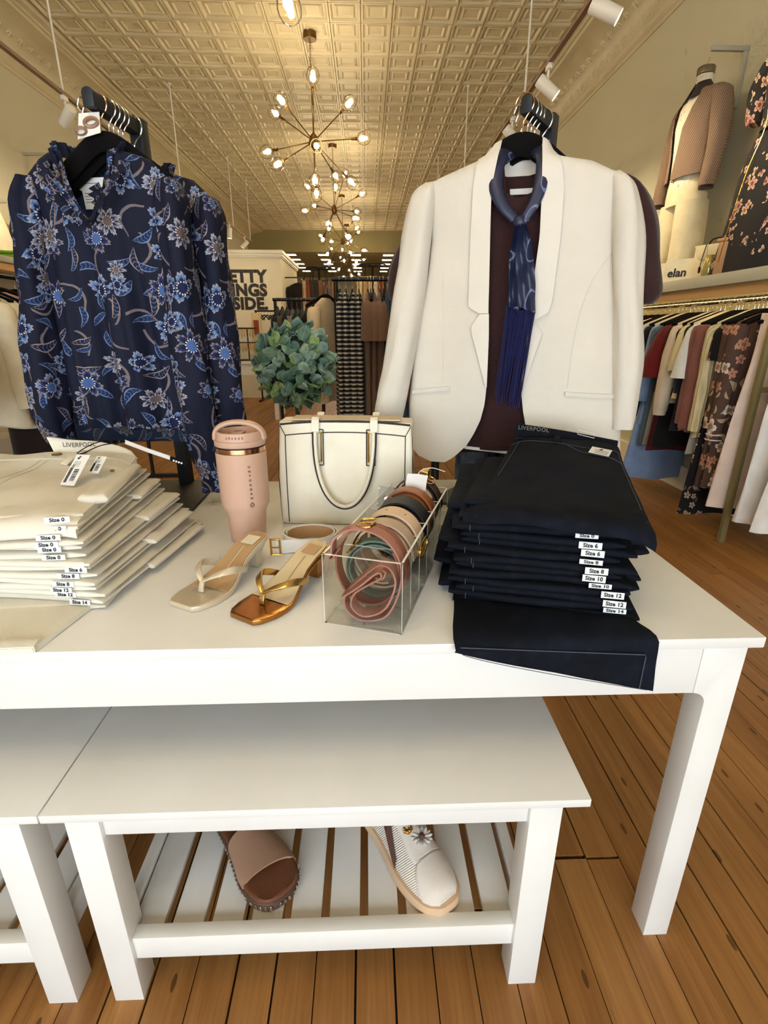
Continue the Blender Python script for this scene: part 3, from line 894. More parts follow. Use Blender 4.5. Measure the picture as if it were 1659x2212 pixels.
# ---- coiled white belt lying beside the bag
M_WLEATH = mat('white_leather', (238, 234, 228), .42, bump=.05, bs=300)
M_TANIN = mat('tan_lining', (186, 146, 104), .6)
wb = thing('belt', 'white leather belt coiled on the table beside the handbag', 'belt', (-.128, 1.036, ZT + .0004), 0)
pts = []; pin = []
for i in range(70):
    a = R(-150 + i * 10.2)
    r = .063 - .012 * i / 70
    pts.append((r * math.cos(a), r * .80 * math.sin(a) + .004, .0165))
pts = [(-.066, -.046, .0165), (-.060, -.0455, .0165)] + pts[3:]
MB().strap(smooth_path(pts, 2), (0, 0, 1), .030, .0028).build('strap', M_WLEATH, wb, smooth=50)
MB().strap(smooth_path([(p[0] * .955, p[1] * .955, p[2]) for p in pts[22:]], 2), (0, 0, 1), .027, .0012).build('lining', M_TANIN, wb, smooth=50)
bk = MB()
for p, q in (((-.077, .0), (-.055, .0)), ((-.077, .035), (-.055, .035)), ((-.077, -.002), (-.077, .037)), ((-.058, -.002), (-.058, .037))):
    bk.tube([(p[0], -.048, p[1]), (q[0], -.048, q[1])], .0023, 8)
bk.tube([(-.078, -.050, .0175), (-.058, -.051, .0175)], .0016, 6)
bk.build('buckle', M_GOLD, wb)

# ---- heeled thong sandals
M_PEARL = mat('champagne_leather', (214, 198, 172), .34, .25, var=.03)
M_INSOLE = mat('tan_insole', (184, 148, 104), .6, var=.04)
M_INSOLE2 = mat('beige_insole', (212, 190, 150), .55, var=.04)
M_LOGOPATCH = mat('cream_insole_patch', (226, 214, 188), .5)
M_GOLDL = mat('metallic_gold_leather', (176, 122, 62), .2, .92, var=.05)
def heeled(label, loc, ang, m_main, m_ins, m_patch, m_strap=None):
    t = thing('heeled_sandal', label, 'sandal', loc, ang, 'square toed thong heels on the table')
    hw = [(0, .031, .020), (.010, .038, .030), (.035, .044, .040), (.06, .045, .043), (.085, .041, .040), (.11, .034, .032), (.14, .028, .026), (.17, .027, .026), (.195, .026, .026), (.212, .021, .021), (.221, .009, .009)]
    sk = lambda s, x: s + max(0, .05 - s) * (-x) * 4.0 * .18      # slanted square toe
    zc = lambda s: pl([(0, .010), (.06, .0095), (.085, .013), (.11, .024), (.14, .041), (.17, .054), (.2, .061), (.222, .064)], s)
    SS = [0, .004, .010, .02, .035, .05, .065, .08, .095, .11, .125, .14, .155, .17, .185, .2, .21, .217, .221]
    def band(z0, z1, g, s0=0, s1=.222, ins=0):
        m = MB(); rings = []
        for s in [q for q in SS if s0 <= q <= s1]:
            a = pl([(q[0], q[1]) for q in hw], s) + g; b = pl([(q[0], q[2]) for q in hw], s) + g
            a = max(a, .004); b = max(b, .004)
            ss = s
            rg = []
            for k in range(7): 
                x = lerp(-a, b, k / 6); rg.append((x, sk(ss, x), zc(s) + z1 - .0015 * (1 - (abs(k - 3) / 3) ** 2) * (1 if s > .05 else 0)))
            for k in range(7):
                x = lerp(b, -a, k / 6); rg.append((x, sk(ss, x), zc(s) + z0))
            rings.append(rg)
        return m.loft(rings)
    band(-.0095, 0, .0).build('sole', m_main, t, smooth=40, bevel=.0012)
    band(.0003, .0016, -.003, .055, .218).build('insole', m_ins, t, smooth=40)
    MB().sheet([[(x, s, zc(s) + .0022) for x in (-.015, -.005, .005, .015)] for s in (.172, .18, .19, .199)], (0, 0, -.0005)).build('logo_patch', m_patch, t)
    MB().sheet([[(x, s, zc(s) + .0021) for x in (-.0008, .0008)] for s in (.09, .11, .13, .15, .165)], (0, 0, -.0005)).build('center_seam', m_patch, t)
    hp = []
    for z, y0, y1, w in ((0, .186, .203, .0115), (.004, .1855, .2035, .0115), (.03, .184, .207, .0125), (.046, .180, .214, .017), (.0555, .178, .2185, .021)):
        hp.append([(-w, y0, z + (0 if z < .05 else -.006)), (w, y0, z + (0 if z < .05 else -.006)), (w * .8, y1, z), (-w * .8, y1, z)])
    hl = MB().loft(hp).build('heel', m_main, t, smooth=0, bevel=.0012)
    # thong post and the two straps
    post = Vector((-.003, .050, .0))
    MB().strap([post + Vector((0, -.003, .0105)), post + Vector((0, -.001, .020)), post + Vector((0, .003, .031))], (1, 0, 0), [.011, .010, .009], .005).build('toe_post', m_strap or m_main, t, bevel=.001)
    for sd, w in ((-1, pl([(q[0], q[1]) for q in hw], .12)), (1, pl([(q[0], q[2]) for q in hw], .12))):
        p = smooth_path([post + Vector((0, .0015, .030)), Vector((sd * .020, .062, .041)), Vector((sd * .038, .085, .044)), Vector((sd * (w + .008), .108, .036)), Vector((sd * (w + .002), .128, .026)), Vector((sd * (w - .003), .134, .022))], 5)
        n = len(p)
        ups = [Vector((-sd * .25, 1, .25)).lerp(Vector((0, .5, 1)), i / n) for i in range(n)]
        MB().strap(p, ups, [.008 + .005 * math.sin(PI * min(1, i / n * 1.1)) for i in range(n)], .0035).build('strap', m_strap or m_main, t, smooth=50, bevel=.0008)
    return t
heeled('champagne square-toe thong heel nearest the white jeans', (-.316, .766, ZT + .0004), R(-27), M_PEARL, M_INSOLE, M_LOGOPATCH)
heeled('metallic gold square-toe thong heel beside the acrylic belt box', (-.2035, .722, ZT + .0004), R(-31.5), M_GOLDL, M_INSOLE2, M_INSOLE, mat('pale_gold_strap', (206, 170, 104), .22, .9))

# ---- acrylic box of coiled belts
M_ACR = glassy('clear_acrylic', (253, 253, 251), .0, 1.35, .25, .25)
M_ACRE = mat('acrylic_edge_glint', (226, 226, 220), .15)  # light caught in the clear edges, put into a pale solid colour
BA = R(-18.2)
BX = Matrix.Translation((-.072, .718, ZT)) @ Matrix.Rotation(BA, 4, 'Z')
bx = thing('acrylic_box', 'clear acrylic divided box full of coiled leather belts', 'box', (-.072, .718, ZT + .0003), BA)
BW, BL, BH, BT = .130, .404, .122, .0035
def ac(name, x0, x1, y0, y1, z0, z1):
    o = MB().box(x0, x1, y0, y1, z0, z1).build(name, M_ACR, bx, smooth=0)
    return o
ac('base', 0, BW, 0, BL, 0, BT)
ac('wall', 0, BW, 0, BT, BT + .0002, BH); ac('wall', 0, BW, BL - BT, BL, BT + .0002, BH)
ac('wall', 0, BT, BT + .0002, BL - BT - .0002, BT + .0002, BH); ac('wall', BW - BT, BW, BT + .0002, BL - BT - .0002, BT + .0002, BH)
DV = [.072, .138, .204, .270, .336]
for d in DV: ac('divider', BT + .0004, BW - BT - .0004, d, d + .003, BT + .0002, BH - .012)
for d in DV:  # bright glint lines on the divider edges, painted as thin pale strips
    MB().box(BW - BT - .0012, BW - BT - .0002, d, d + .003, BT + .001, BH - .0115).build('divider_glint', M_ACRE, bx, smooth=0)
    MB().box(BT + .0004, BW - BT - .0004, d, d + .003, BH - .0119, BH - .0113).build('divider_glint', M_ACRE, bx, smooth=0)
# glints along the polished rims, painted as pale solid strips
for (a, b) in (((0, 0), (BW, 0)), ((0, BL), (BW, BL)), ((0, 0), (0, BL)), ((BW, 0), (BW, BL))):
    x0, x1 = min(a[0], b[0]), max(a[0], b[0]); y0, y1 = min(a[1], b[1]), max(a[1], b[1])
    if x0 == x1: x0, x1 = (x0, x0 + BT) if x0 == 0 else (x0 - BT, x0)
    if y0 == y1: y0, y1 = (y0, y0 + BT) if y0 == 0 else (y0 - BT, y0)
    MB().box(x0, x1, y0, y1, BH + .0001, BH + .0007).build('rim_glint', M_ACRE, bx, smooth=0)
    MB().box(x0, x1, y0, y1, -.0001, .0004).build('rim_glint', M_ACRE, bx, smooth=0)
for cx in (0, BW - .0008):
    for cy in (0, BL - .0008):
        MB().box(cx, cx + .0008, cy, cy + .0008, .001, BH).build('rim_glint', M_ACRE, bx, smooth=0)
M_NUDE = mat('nude_leather', (222, 190, 158), .5, var=.04, bump=.06, bs=240)
M_RUST = mat('rust_brown_leather', (146, 88, 66), .48, var=.06, bump=.06, bs=240)
M_SAGE = mat('sage_green_leather', (96, 114, 100), .55, var=.05)
M_BLKL = mat('black_leather', (26, 23, 24), .55, var=.05)
M_COGN = mat('cognac_leather', (158, 92, 48), .38, var=.06)
M_UMBER = mat('dark_umber_leather', (72, 48, 44), .5, var=.06)
M_ROSY = mat('rosewood_leather', (164, 110, 94), .46, var=.05)
M_GREIGE = mat('greige_leather', (190, 164, 142), .5, var=.04)
M_HOLE = mat('punched_hole', (60, 40, 32), .8)
def coil(label, y, m, w, rx, rz, cx=.065, cz=None, turns=1.6, th=.0032, a0=-70, tilt=0, holes=0, buckle=None, dr=.012):
    """belt coiled upright in a slot: the coil's axis runs along the box"""
    cz = cz if cz is not None else BT + rz + .001
    t = thing('belt', label, 'belt', (BX @ Vector((0, 0, .0005))), BA, 'coiled belts in the acrylic box')
    n = int(turns * 40); pts = []
    for i in range(n + 1):
        a = R(a0) + 2 * PI * i / 40; q = i / n
        pts.append((cx + (rx - dr * q) * math.cos(a), y + .002 * math.sin(a * .7) + tilt * math.sin(a) * .01, cz + (rz - dr * q) * math.sin(a)))
    MB().strap(pts, (0, 1, 0), w, th).build('strap', m, t, smooth=50)
    if holes:
        hm = MB()
        for k in range(holes):
            i = int(n * .08) + 4 + k * 4
            p = Vector(pts[i]); c = Vector((cx, p.y, cz)); d = (p - c).normalized()
            hm.tube([p + d * .0012, p + d * .0021], .0016, 8)
        hm.build('punched_hole', M_HOLE, t)
    if buckle:
        i = int(n * buckle) % n; p = Vector(pts[i]); c = Vector((cx, p.y, cz)); d = (p - c).normalized(); tg = d.cross(Vector((0, 1, 0)))
        b = MB(); P0 = p + d * .004
        cs = [P0 + tg * .011 + Vector((0, w * .62, 0)), P0 - tg * .011 + Vector((0, w * .62, 0)), P0 - tg * .011 - Vector((0, w * .62, 0)), P0 + tg * .011 - Vector((0, w * .62, 0))]
        b.tube(smooth_path(cs, 4, True), .0021, 7, loop=True)
        b.tube([P0 - tg * .011, P0 + tg * .014], .0013, 6)
        b.build('buckle', M_GOLD, t)
    return t
# rust belt twisted into a figure, standing in the front slot
t = thing('belt', 'rosewood brown leather belt twisted into loops in the front slot', 'belt', (BX @ Vector((0, 0, .0005))), BA, 'coiled belts in the acrylic box')
fig = [(.018, .022, .120), (.010, .026, .110), (.012, .030, .140), (.045, .034, .160), (.092, .034, .150), (.120, .030, .115), (.121, .026, .07), (.100, .022, .022), (.060, .020, .0095), (.034, .022, .024), (.032, .026, .050),
       (.060, .030, .082), (.086, .032, .104), (.106, .030, .100), (.114, .026, .075), (.098, .020, .035), (.066, .016, .020), (.046, .014, .034), (.050, .014, .058), (.075, .016, .078), (.094, .016, .092), (.088, .014, .100), (.060, .012, .074), (.030, .012, .050)]
MB().strap(smooth_path(fig, 6), (0, 1, .12), .020, .0030).build('strap', M_ROSY, t, smooth=60)
MB().strap(smooth_path([(.084, .016, .092), (.090, .018, .100), (.099, .018, .098), (.095, .014, .088), (.084, .012, .090)], 4), (0, 1, 0), .012, .003).build('keeper_loop', M_RUST, t)
coil('rust brown leather belt arching highest at the front of the acrylic box', .048, M_RUST, .024, .062, .073, .064, .088, 1.15, a0=-20, buckle=.30)
coil('sage green belt coiled behind the front acrylic wall', .085, M_SAGE, .020, .057, .056, .066, .064, 2.2, a0=30, buckle=.14)
coil('greige leather belt coiled behind the sage green belt', .112, M_GREIGE, .030, .058, .062, .066, .082, 1.8, a0=0)
coil('nude belt with punched holes standing tall in the acrylic box', .162, M_NUDE, .040, .058, .064, .066, .083, 1.3, th=.0036, a0=-10, holes=5, buckle=.02)
coil('wide black leather belt coiled in the middle of the acrylic box', .232, M_BLKL, .046, .057, .060, .066, .083, 1.7, th=.004, a0=20, buckle=.95)
coil('cognac leather belt arching near the back of the acrylic box', .292, M_COGN, .028, .057, .064, .066, .085, 1.4, th=.004, a0=10)
coil('umber leather belt coiled behind the cognac belt', .316, M_UMBER, .026, .056, .060, .066, .076, 1.8, a0=40, buckle=.3)
coil('dark umber belt with gold bar buckles in the rearmost slot', .368, M_UMBER, .030, .056, .064, .066, .088, 1.6, a0=0, buckle=.12)
# hardware bar of the rear belt and its paper tag
rb = thing('belt_price_tag', 'blank white paper tag tucked among the rear belts', 'price tag', (BX @ Vector((.052, .326, .136))), BA)
MB().sheet([[(0, 0, 0), (.022, .001, 0), (.044, 0, 0)], [(0, .004, .016), (.022, .006, .017), (.044, .005, .015)], [(.002, .010, .031), (.024, .011, .032), (.046, .010, .030)]], (0, .0006, 0)).build('paper', mat('white_paper', (232, 226, 224), .7), rb)
MB().tube(smooth_path([(.024, .011, .031), (.03, .02, .038), (.05, .03, .042), (.078, .03, .036)], 5), .0008, 5).build('string', M_WLEATH, rb)
gbx = MB().box(-.008, .008, -.012, .012, 0, .018).build('gold_buckle_bar', M_GOLD, None, bevel=.002, loc=(BX @ Vector((.085, .374, .151))), rot=(R(8), 0, BA))
tag(gbx, 'small gold buckle block standing on the rearmost belt', 'buckle')
pb = MB()
rows = []
for i in range(9):
    rows.append([(-.03 + .06 * j / 8, .006 * fbm(i * .9, j * .9, 2) + .0, .05 * i / 8 + .004 * fbm(i, j, 5)) for j in range(9)])
tag(pb.sheet(rows, (0, .0008, 0)).build('plastic_sleeve', glassy('crinkled_plastic', (240, 242, 246), .12, 1.5, .9), None, smooth=40, loc=(BX @ Vector((.030, .285, .098))), rot=(R(-14), 0, BA + R(-10))), 'crinkled clear plastic sleeve sticking up beside the cognac belt', 'plastic sleeve')

# ================================================================ garment helpers
def drape(name, m, parent, zs, xl, xr, yf, nx=24, thick=.0016, smooth=60):
    """one cloth panel: for every height z it spans xl(z)..xr(z); yf(x,z,u) is its depth"""
    rows = []
    for z in zs:
        a, b = xl(z), xr(z)
        rows.append([(lerp(a, b, j / nx), yf(lerp(a, b, j / nx), z, j / nx), z) for j in range(nx + 1)])
    return MB().sheet(rows, (0, thick, 0)).build(name, m, parent, smooth=smooth)
def zr(z0, z1, n): return [lerp(z0, z1, i / n) for i in range(n + 1)]
def limb_mb(pts, n=18, wr=.004, sub=4, seed=0, wf=9):
    """tapering sleeve or trouser leg: pts = (x,y,z,rx,ry); horizontal rings with wrinkles"""
    C = smooth_path([p[:3] for p in pts], sub); Q = smooth_path([(p[3], p[4], 0) for p in pts], sub)
    rings = []
    for i, (c, q) in enumerate(zip(C, Q)):
        rg = []
        for k in range(n):
            a = 2 * PI * k / n
            w = wr * fbm(math.cos(a) * 1.7 + seed, math.sin(a) * 1.7, c.z * wf + seed)
            rg.append((c.x + (q.x + w) * math.cos(a), c.y + (q.y + w) * math.sin(a), c.z))
        rings.append(rg)
    return MB().loft(rings)
def limb(name, m, parent, pts, **kw): return limb_mb(pts, **kw).build(name, m, parent, smooth=70)
M_VELVET = mat('black_velvet', (14, 12, 13), .95, sheen=.1, spec=.1)
M_CHROME = mat('polished_chrome', (200, 196, 188), .16, 1)
M_ROSEG = mat('rose_gold_hook', (204, 150, 110), .2, 1)
def hook_path(r=.021, stem=.055):
    """hanger hook in XZ plane: apex resting on the rail at z=0 (wire centre), stem end at z=-(r*2+stem)"""
    p = [(-r * .95, 0, -r * 1.15)]
    for a in range(190, -61, -25): p.append((r * math.cos(R(a)), 0, -r + r * math.sin(R(a))))
    p += [(.004, 0, -r * 2.3), (0, 0, -r * 2.7), (0, 0, -r * 2 - stem)]
    return p
def hanger(label, loc, rz, m_hook=None, r=.021, stem=.055, hw=.195, drop=.075, th=.0055, tall=.014, m=None, group=None, hooky=0, bar=True):
    """velvet hanger: hook and shaped shoulder bar; loc is the top of the rail"""
    t = thing('clothes_hanger', label, 'hanger', loc, rz, group)
    hk = MB().tube(smooth_path(hook_path(r, stem), 3), .0018, 6)
    if hooky: hk.xf(Matrix.Rotation(hooky, 4, 'Z'))
    hk.build('hook', m_hook or M_CHROME, t)
    z0 = -r * 2 - stem
    arch = smooth_path([(-hw, 0, z0 - drop), (-hw * .6, 0, z0 - drop * .55), (-hw * .25, 0, z0 - drop * .12), (0, 0, z0 + .002), (hw * .25, 0, z0 - drop * .12), (hw * .6, 0, z0 - drop * .55), (hw, 0, z0 - drop)], 4)
    s = MB().tube(arch, th, 8, flat=(1, tall / th), up=(0, 0, 1))
    s.build('shoulder_bar', m or M_VELVET, t)
    if bar: MB().tube([(-hw * .93, 0, z0 - drop + .004), (-hw * .93, 0, z0 - drop - .012), (hw * .93, 0, z0 - drop - .012), (hw * .93, 0, z0 - drop + .004)], .004, 8).build('trouser_bar', m or M_VELVET, t)
    return t

# ================================================================ counter stands
M_STAND = mat('black_steel', (40, 44, 50), .5, .4, bump=.03)
M_BASE = mat('black_base_plate', (44, 40, 36), .45, .3, bump=.05, bs=300)
def stand(label, foot, rz, base, arm_front, z_arm, base_rot=0):
    """foot: upright position; arm runs from the upright towards -Y local"""
    t = thing('clothing_stand', label, 'clothes stand', (foot[0], foot[1], ZT + .0003), rz)
    MB().box(*base, 0, .008).xf(Matrix.Rotation(base_rot, 4, 'Z')).build('base_plate', M_BASE, t, bevel=.001)
    zt = z_arm - ZT
    MB().box(-.0165, .0165, -.0165, .0165, .0082, zt + .020).build('upright', M_STAND, t, bevel=.0015)
    L = arm_front
    pr = [(-.013, -.016), (.013, -.016), (.013, .012), (.009, .018), (0, .0205), (-.009, .018), (-.013, .012)]
    MB().prism([(p[0], zt + p[1]) for p in pr], -.0168, -L, 'y').build('arm', M_STAND, t, bevel=.001)
    for i, y in enumerate((-L + .006, -L + .018, -L + .05)):
        h = MB().tube(smooth_path([(-.013, y, zt + .004 - .012 * i), (-.024, y, zt + .002 - .012 * i), (-.030, y, zt - .012 - .012 * i), (-.026, y, zt - .020 - .012 * i)], 4), .0018, 6)
        h.build('accessory_hook', M_CHROME, t)
    return t
ZA = 1.66
stand('black counter stand on the left holding the navy floral blouses', (-.556, 1.518), R(-10), (-.15, .092, -.29, .03), .185, ZA - .03, R(11))
stand('black counter stand on the right holding the cream blazer', (.452, 1.455), R(-38), (-.145, .145, -.27, .03), .150, ZA - .03)

# ---------------------------------------------------------------- navy floral blouses
NAVY = (14, 18, 40)
BL_PAT = [('stem', 11, .42, 0, [(112, 100, 104)], .8),
          ('leaf', 17, .44, 0, [(26, 36, 74), (104, 126, 160), (70, 96, 142)], .62),
          ('leaf', 12, .36, 0, [(20, 26, 54), (150, 128, 120), (88, 104, 140)], .6),
          ('flower', 13, .40, 5, [(84, 112, 160), (140, 142, 158), (18, 26, 66), (18, 26, 58), (206, 196, 190)], .44),
          ('flower', 9.5, .34, 7, [(28, 40, 90), (130, 122, 124), (64, 92, 146), (16, 22, 50), (206, 198, 192)], .38),
          ('flower', 10.5, .30, 8, [(120, 116, 128), (160, 160, 170), (96, 84, 84), (30, 40, 76), (200, 176, 150)], .42)]
M_FLOR = floral('navy_floral_print', NAVY, BL_PAT, .78, 'attr')
M_FLOR_IN = floral('navy_floral_reverse', (34, 42, 64), [(k, s, z, p, [tuple(int(c * .55 + 30) for c in q) for q in cs], d) for k, s, z, p, cs, d in BL_PAT], .85, 'attr')
M_LABEL = mat('white_label', (228, 224, 218), .7)
M_TXT = mat('grey_print', (120, 116, 118), .7)
M_TXTB = mat('black_print', (28, 26, 28), .7)

def blouse(label, loc, rz, front=True):
    t = thing('blouse', label, 'blouse', loc, rz, 'navy floral blouses on the left stand')
    XLp = [(.90, -.215), (1.06, -.212), (1.18, -.212), (1.30, -.205), (1.42, -.195), (1.49, -.205), (1.53, -.158), (1.545, -.112)]
    XRp = [(.90, .128), (1.06, .128), (1.18, .126), (1.30, .122), (1.42, .118), (1.485, .142), (1.525, .098), (1.54, .042)]
    xl = lambda z: pl(XLp, z); xr = lambda z: pl(XRp, z)
    cx = -.036
    def yfront(x, z, u):
        w = xr(z) - xl(z); q = (x - xl(z)) / w * 2 - 1
        d = .052 * (max(0, 1 - q * q)) ** .55
        g = min(1, max(0, (1.47 - z) / .35))
        f = .016 * g * math.sin(q * 9 + .6 * math.sin(z * 5)) + .009 * g * math.sin(q * 21 + 2.2 + z * 4) + .008 * fbm(x * 14, z * 5, 3)
        return -d - f
    vl = lambda z: pl([(1.385, -.036), (1.43, -.066), (1.48, -.080), (1.545, -.088)], z)
    vr = lambda z: pl([(1.385, -.036), (1.43, -.004), (1.48, .012), (1.545, .022)], z)
    zs_hi = zr(1.385, 1.535, 14); zs_lo = zr(.925, 1.385, 44)
    hem = lambda x: .0
    flat = lambda c: (c.x, c.z)
    set_cloth(drape('front_panel', M_FLOR, t, zs_lo, xl, xr, lambda x, z, u: yfront(x, z, u), 44), flat)
    set_cloth(drape('front_panel', M_FLOR, t, zs_hi, xl, vl, yfront, 16), flat)
    set_cloth(drape('front_panel', M_FLOR, t, zs_hi, vr, xr, yfront, 16), flat)
    set_cloth(drape('back_panel', M_FLOR_IN, t, zr(.872, 1.532, 40), lambda z: xl(z) + .004, lambda z: xr(z) - .004,
          lambda x, z, u: .045 * (max(0, 1 - (2 * u - 1) ** 2)) ** .5 + .006 * math.sin(u * 24) * (1.5 - z), 30), lambda c: (c.x + .7, c.z))
    # gathered ruffle along the neckline
    nk = smooth_path([(-.040, -.060, 1.392), (-.064, -.066, 1.43), (-.086, -.062, 1.475), (-.100, -.040, 1.515), (-.108, -.005, 1.532), (-.085, .030, 1.528), (-.036, .044, 1.522), (.015, .030, 1.526), (.040, -.004, 1.53), (.036, -.040, 1.512), (.020, -.062, 1.475), (-.004, -.066, 1.43), (-.032, -.060, 1.392)], 12)
    rows = []
    for q in range(5):
        row = []
        for i, p in enumerate(nk):
            out = Vector((p.x + .036, p.y * .6, .006)); out.normalize()
            w = math.sin(i * 1.05) * .007 * q / 4 + .004 * math.sin(i * .43)
            up = .030 * q / 4
            row.append(p + out * (w + .006 * q / 4) + Vector((0, w * .5, up * (.45 if p.z < 1.47 else 1.0))))
        rows.append(row)
    set_cloth(MB().sheet(rows, (0, .0014, 0)).build('neck_ruffle', M_FLOR, t, smooth=70), lambda c: (c.x * 1.3 + c.y, c.z * 1.3))
    rows = []
    for q in range(4):
        rows.append([p + Vector((p.x + .036, p.y * .6, 0)).normalized() * (.010 + .020 * q / 3 + .005 * math.sin(i * 1.3) * q / 3) + Vector((0, -.012 - .004 * math.sin(i * .9), -.004 - .012 * q / 3)) for i, p in enumerate(nk[:40] if True else nk)])
    set_cloth(MB().sheet(rows, (0, .0014, 0)).build('neck_ruffle', M_FLOR, t, smooth=70), lambda c: (c.x * 1.3 + c.y, c.z * 1.3))
    rows = []
    for q in range(4):
        rows.append([p + Vector((p.x + .036, p.y * .6, 0)).normalized() * (.010 + .020 * q / 3 + .005 * math.sin(i * 1.3) * q / 3) + Vector((0, -.012 - .004 * math.sin(i * .9), -.004 - .012 * q / 3)) for i, p in enumerate(nk[-40:])])
    set_cloth(MB().sheet(rows, (0, .0014, 0)).build('neck_ruffle', M_FLOR, t, smooth=70), lambda c: (c.x * 1.3 + c.y, c.z * 1.3))
    P1 = [(-.196, -.004, 1.492, .022, .030), (-.208, -.006, 1.44, .036, .046), (-.218, -.010, 1.34, .036, .046), (-.236, -.014, 1.20, .038, .048), (-.246, -.016, 1.06, .044, .052), (-.252, -.016, .95, .042, .050), (-.248, -.012, .885, .036, .040), (-.244, -.012, .868, .024, .026)]
    set_cloth(limb('sleeve', M_FLOR, t, P1, wr=.016, seed=3, n=28), tube_cloth(P1, -.9))
    P2 = [(.134, -.010, 1.482, .020, .030), (.140, -.016, 1.43, .036, .046), (.142, -.026, 1.32, .036, .046), (.140, -.034, 1.18, .040, .048), (.142, -.036, 1.04, .044, .050), (.146, -.034, .93, .042, .046), (.150, -.030, .84, .030, .036), (.156, -.028, .785, .020, .024), (.160, -.028, .752, .027, .030)]
    set_cloth(limb('sleeve', M_FLOR, t, P2, wr=.016, seed=8, n=28), tube_cloth(P2, .9))
    if front:
        MB().prism([(-.124, 1.500), (-.040, 1.502), (-.048, 1.482), (-.070, 1.476), (-.072, 1.436), (-.096, 1.436), (-.098, 1.474), (-.116, 1.482)], .0348, .0362, 'y').build('neck_label', M_LABEL, t, smooth=0)
        tm = MB()
        for i in range(4): tm.box(-.092, -.076, .0340, .0346, 1.468 - .006 * i, 1.4695 - .006 * i)
        tm.box(-.104, -.060, .0340, .0346, 1.489, 1.4905)
        tm.build('label_print', M_TXT, t, smooth=0)
    return t
blouse('front navy floral blouse with ruffled keyhole neck facing the camera', (-.575, 1.372, 0), R(-4), True)
blouse('rear navy floral blouse showing only its shoulder and sleeve at right', (-.510, 1.452, -.020), R(-8), False)
hz = ZA + .0035
hanger('black velvet hanger inside the front floral blouse', (-.585, 1.372, 1.6525), R(-8), M_ROSEG, hw=.145, tall=.02, th=.006, stem=.05, drop=.085, bar=False, group='hangers on the left stand')
for i, (y, lab) in enumerate(((1.396, 'second'), (1.412, 'third'), (1.430, 'fourth'), (1.446, 'fifth'))):
    hanger('%s chrome hooked black hanger along the left stand arm' % lab, (-.556 - .176 * (1.518 - y), y, 1.6525), R(-4), hw=.14, tall=.018, stem=.06 + .004 * i, drop=.085, bar=False, group='hangers on the left stand')
hanger('last chrome hooked hanger against the upright of the left stand', (-.562, 1.490, 1.6525), R(-10), hw=.14, stem=.06, drop=.085, r=.026, bar=False, group='hangers on the left stand')
# jewellery card hung on the front hook
cd = thing('jewelry_card', 'white card with taupe hoop earrings hung on the front hanger hook', 'earring card', (-.590, 1.362, 1.572), R(-4))
MB().prism([(-.042, -.012), (.012, .000), (.016, .038), (-.030, .036)], -.010, -.009, 'y').build('card', M_LABEL, cd, smooth=0)
M_TORT = mat('tortoise_taupe', (142, 106, 78), .3)
for (ex, ez, a, sz) in ((-.004, .018, 8, .0145), (-.030, .002, 28, .013)):
    MB().tube([(ex + sz * math.cos(q) * math.cos(R(a)) - sz * .45 * math.sin(q) * math.sin(R(a)), -.014 - .003 * math.sin(q), ez + sz * .45 * math.sin(q) + sz * .2 * math.cos(q)) for q in [2 * PI * i / 20 for i in range(20)]], .0032, 8, loop=True, flat=(.6, 1.2)).build('hoop_earring', M_TORT, cd)

# ---------------------------------------------------------------- cream blazer with scarf over maroon dress
M_CREAM = fabric('cream_suiting', (214, 205, 192), .03, .8, 1500, .10, .1)
M_SATIN = fabric('cream_satin_lapel', (219, 210, 197), .03, .5, 2400, .05, .1)
M_MAROON = fabric('maroon_crepe', (50, 26, 26), .1, .85, 1400, .2)
JO, JR = (.368, 1.335, 0), R(-15)
bz_ = thing('blazer', 'cream open front blazer with satin lapels and welt pockets', 'blazer', JO, JR)
S_L = [(.826, -.250), (.90, -.255), (.975, -.258), (1.085, -.250), (1.20, -.236), (1.30, -.218), (1.37, -.212), (1.45, -.226), (1.488, -.226), (1.516, -.141), (1.526, -.104), (1.545, -.075)]
S_R = [(.826, .300), (.957, .284), (1.091, .262), (1.238, .240), (1.336, .216), (1.40, .208), (1.45, .212), (1.486, .206), (1.513, .144), (1.524, .069), (1.548, .045)]
F_L = [(.826, -.150), (.832, -.138), (.850, -.118), (.874, -.095), (.905, -.078), (.944, -.062), (.985, -.054), (1.023, -.052), (1.144, -.055), (1.25, -.062), (1.38, -.068), (1.461, -.071), (1.529, -.060), (1.548, -.055)]
F_R = [(.826, .160), (.838, .118), (.857, .090), (.885, .070), (.924, .054), (.97, .042), (1.013, .034), (1.088, .033), (1.187, .039), (1.281, .040), (1.361, .044), (1.44, .040), (1.546, .032)]
def jy(x, z):
    a, b = pl(S_L, z), pl(S_R, z); q = (x - a) / (b - a) * 2 - 1
    d = .060 * max(0, 1 - q * q) ** .5
    g = min(1, max(0, (1.46 - z) / .5))
    return -d - .006 * g * math.sin(q * 7 + z * 3) - .010 * g * fbm(x * 9, z * 2.6, 7) - (.012 * max(0, 1.0 - z) / .2 * (0.5 + .5 * math.sin(q * 5)) if z < 1 else 0)
zz = zr(.826, 1.546, 60)
hemL = [(.826, -.195)]
xlL = lambda z: pl([(.826, -.190), (.836, -.222), (.855, -.243), (.88, -.252)], z) if z < .88 else pl(S_L, z)
drape('front_panel', M_CREAM, bz_, zz, xlL, lambda z: pl(F_L, z), lambda x, z, u: jy(x, z), 22, .002)
drape('front_panel', M_CREAM, bz_, zz, lambda z: pl(F_R, z), lambda z: pl(S_R, z), lambda x, z, u: jy(x, z), 26, .002)
drape('back_panel', M_CREAM, bz_, zr(.85, 1.535, 24), lambda z: pl(S_L, z) + .004, lambda z: pl(S_R, z) - .004, lambda x, z, u: .050 * max(0, 1 - (2 * u - 1) ** 2) ** .5, 24, .002)
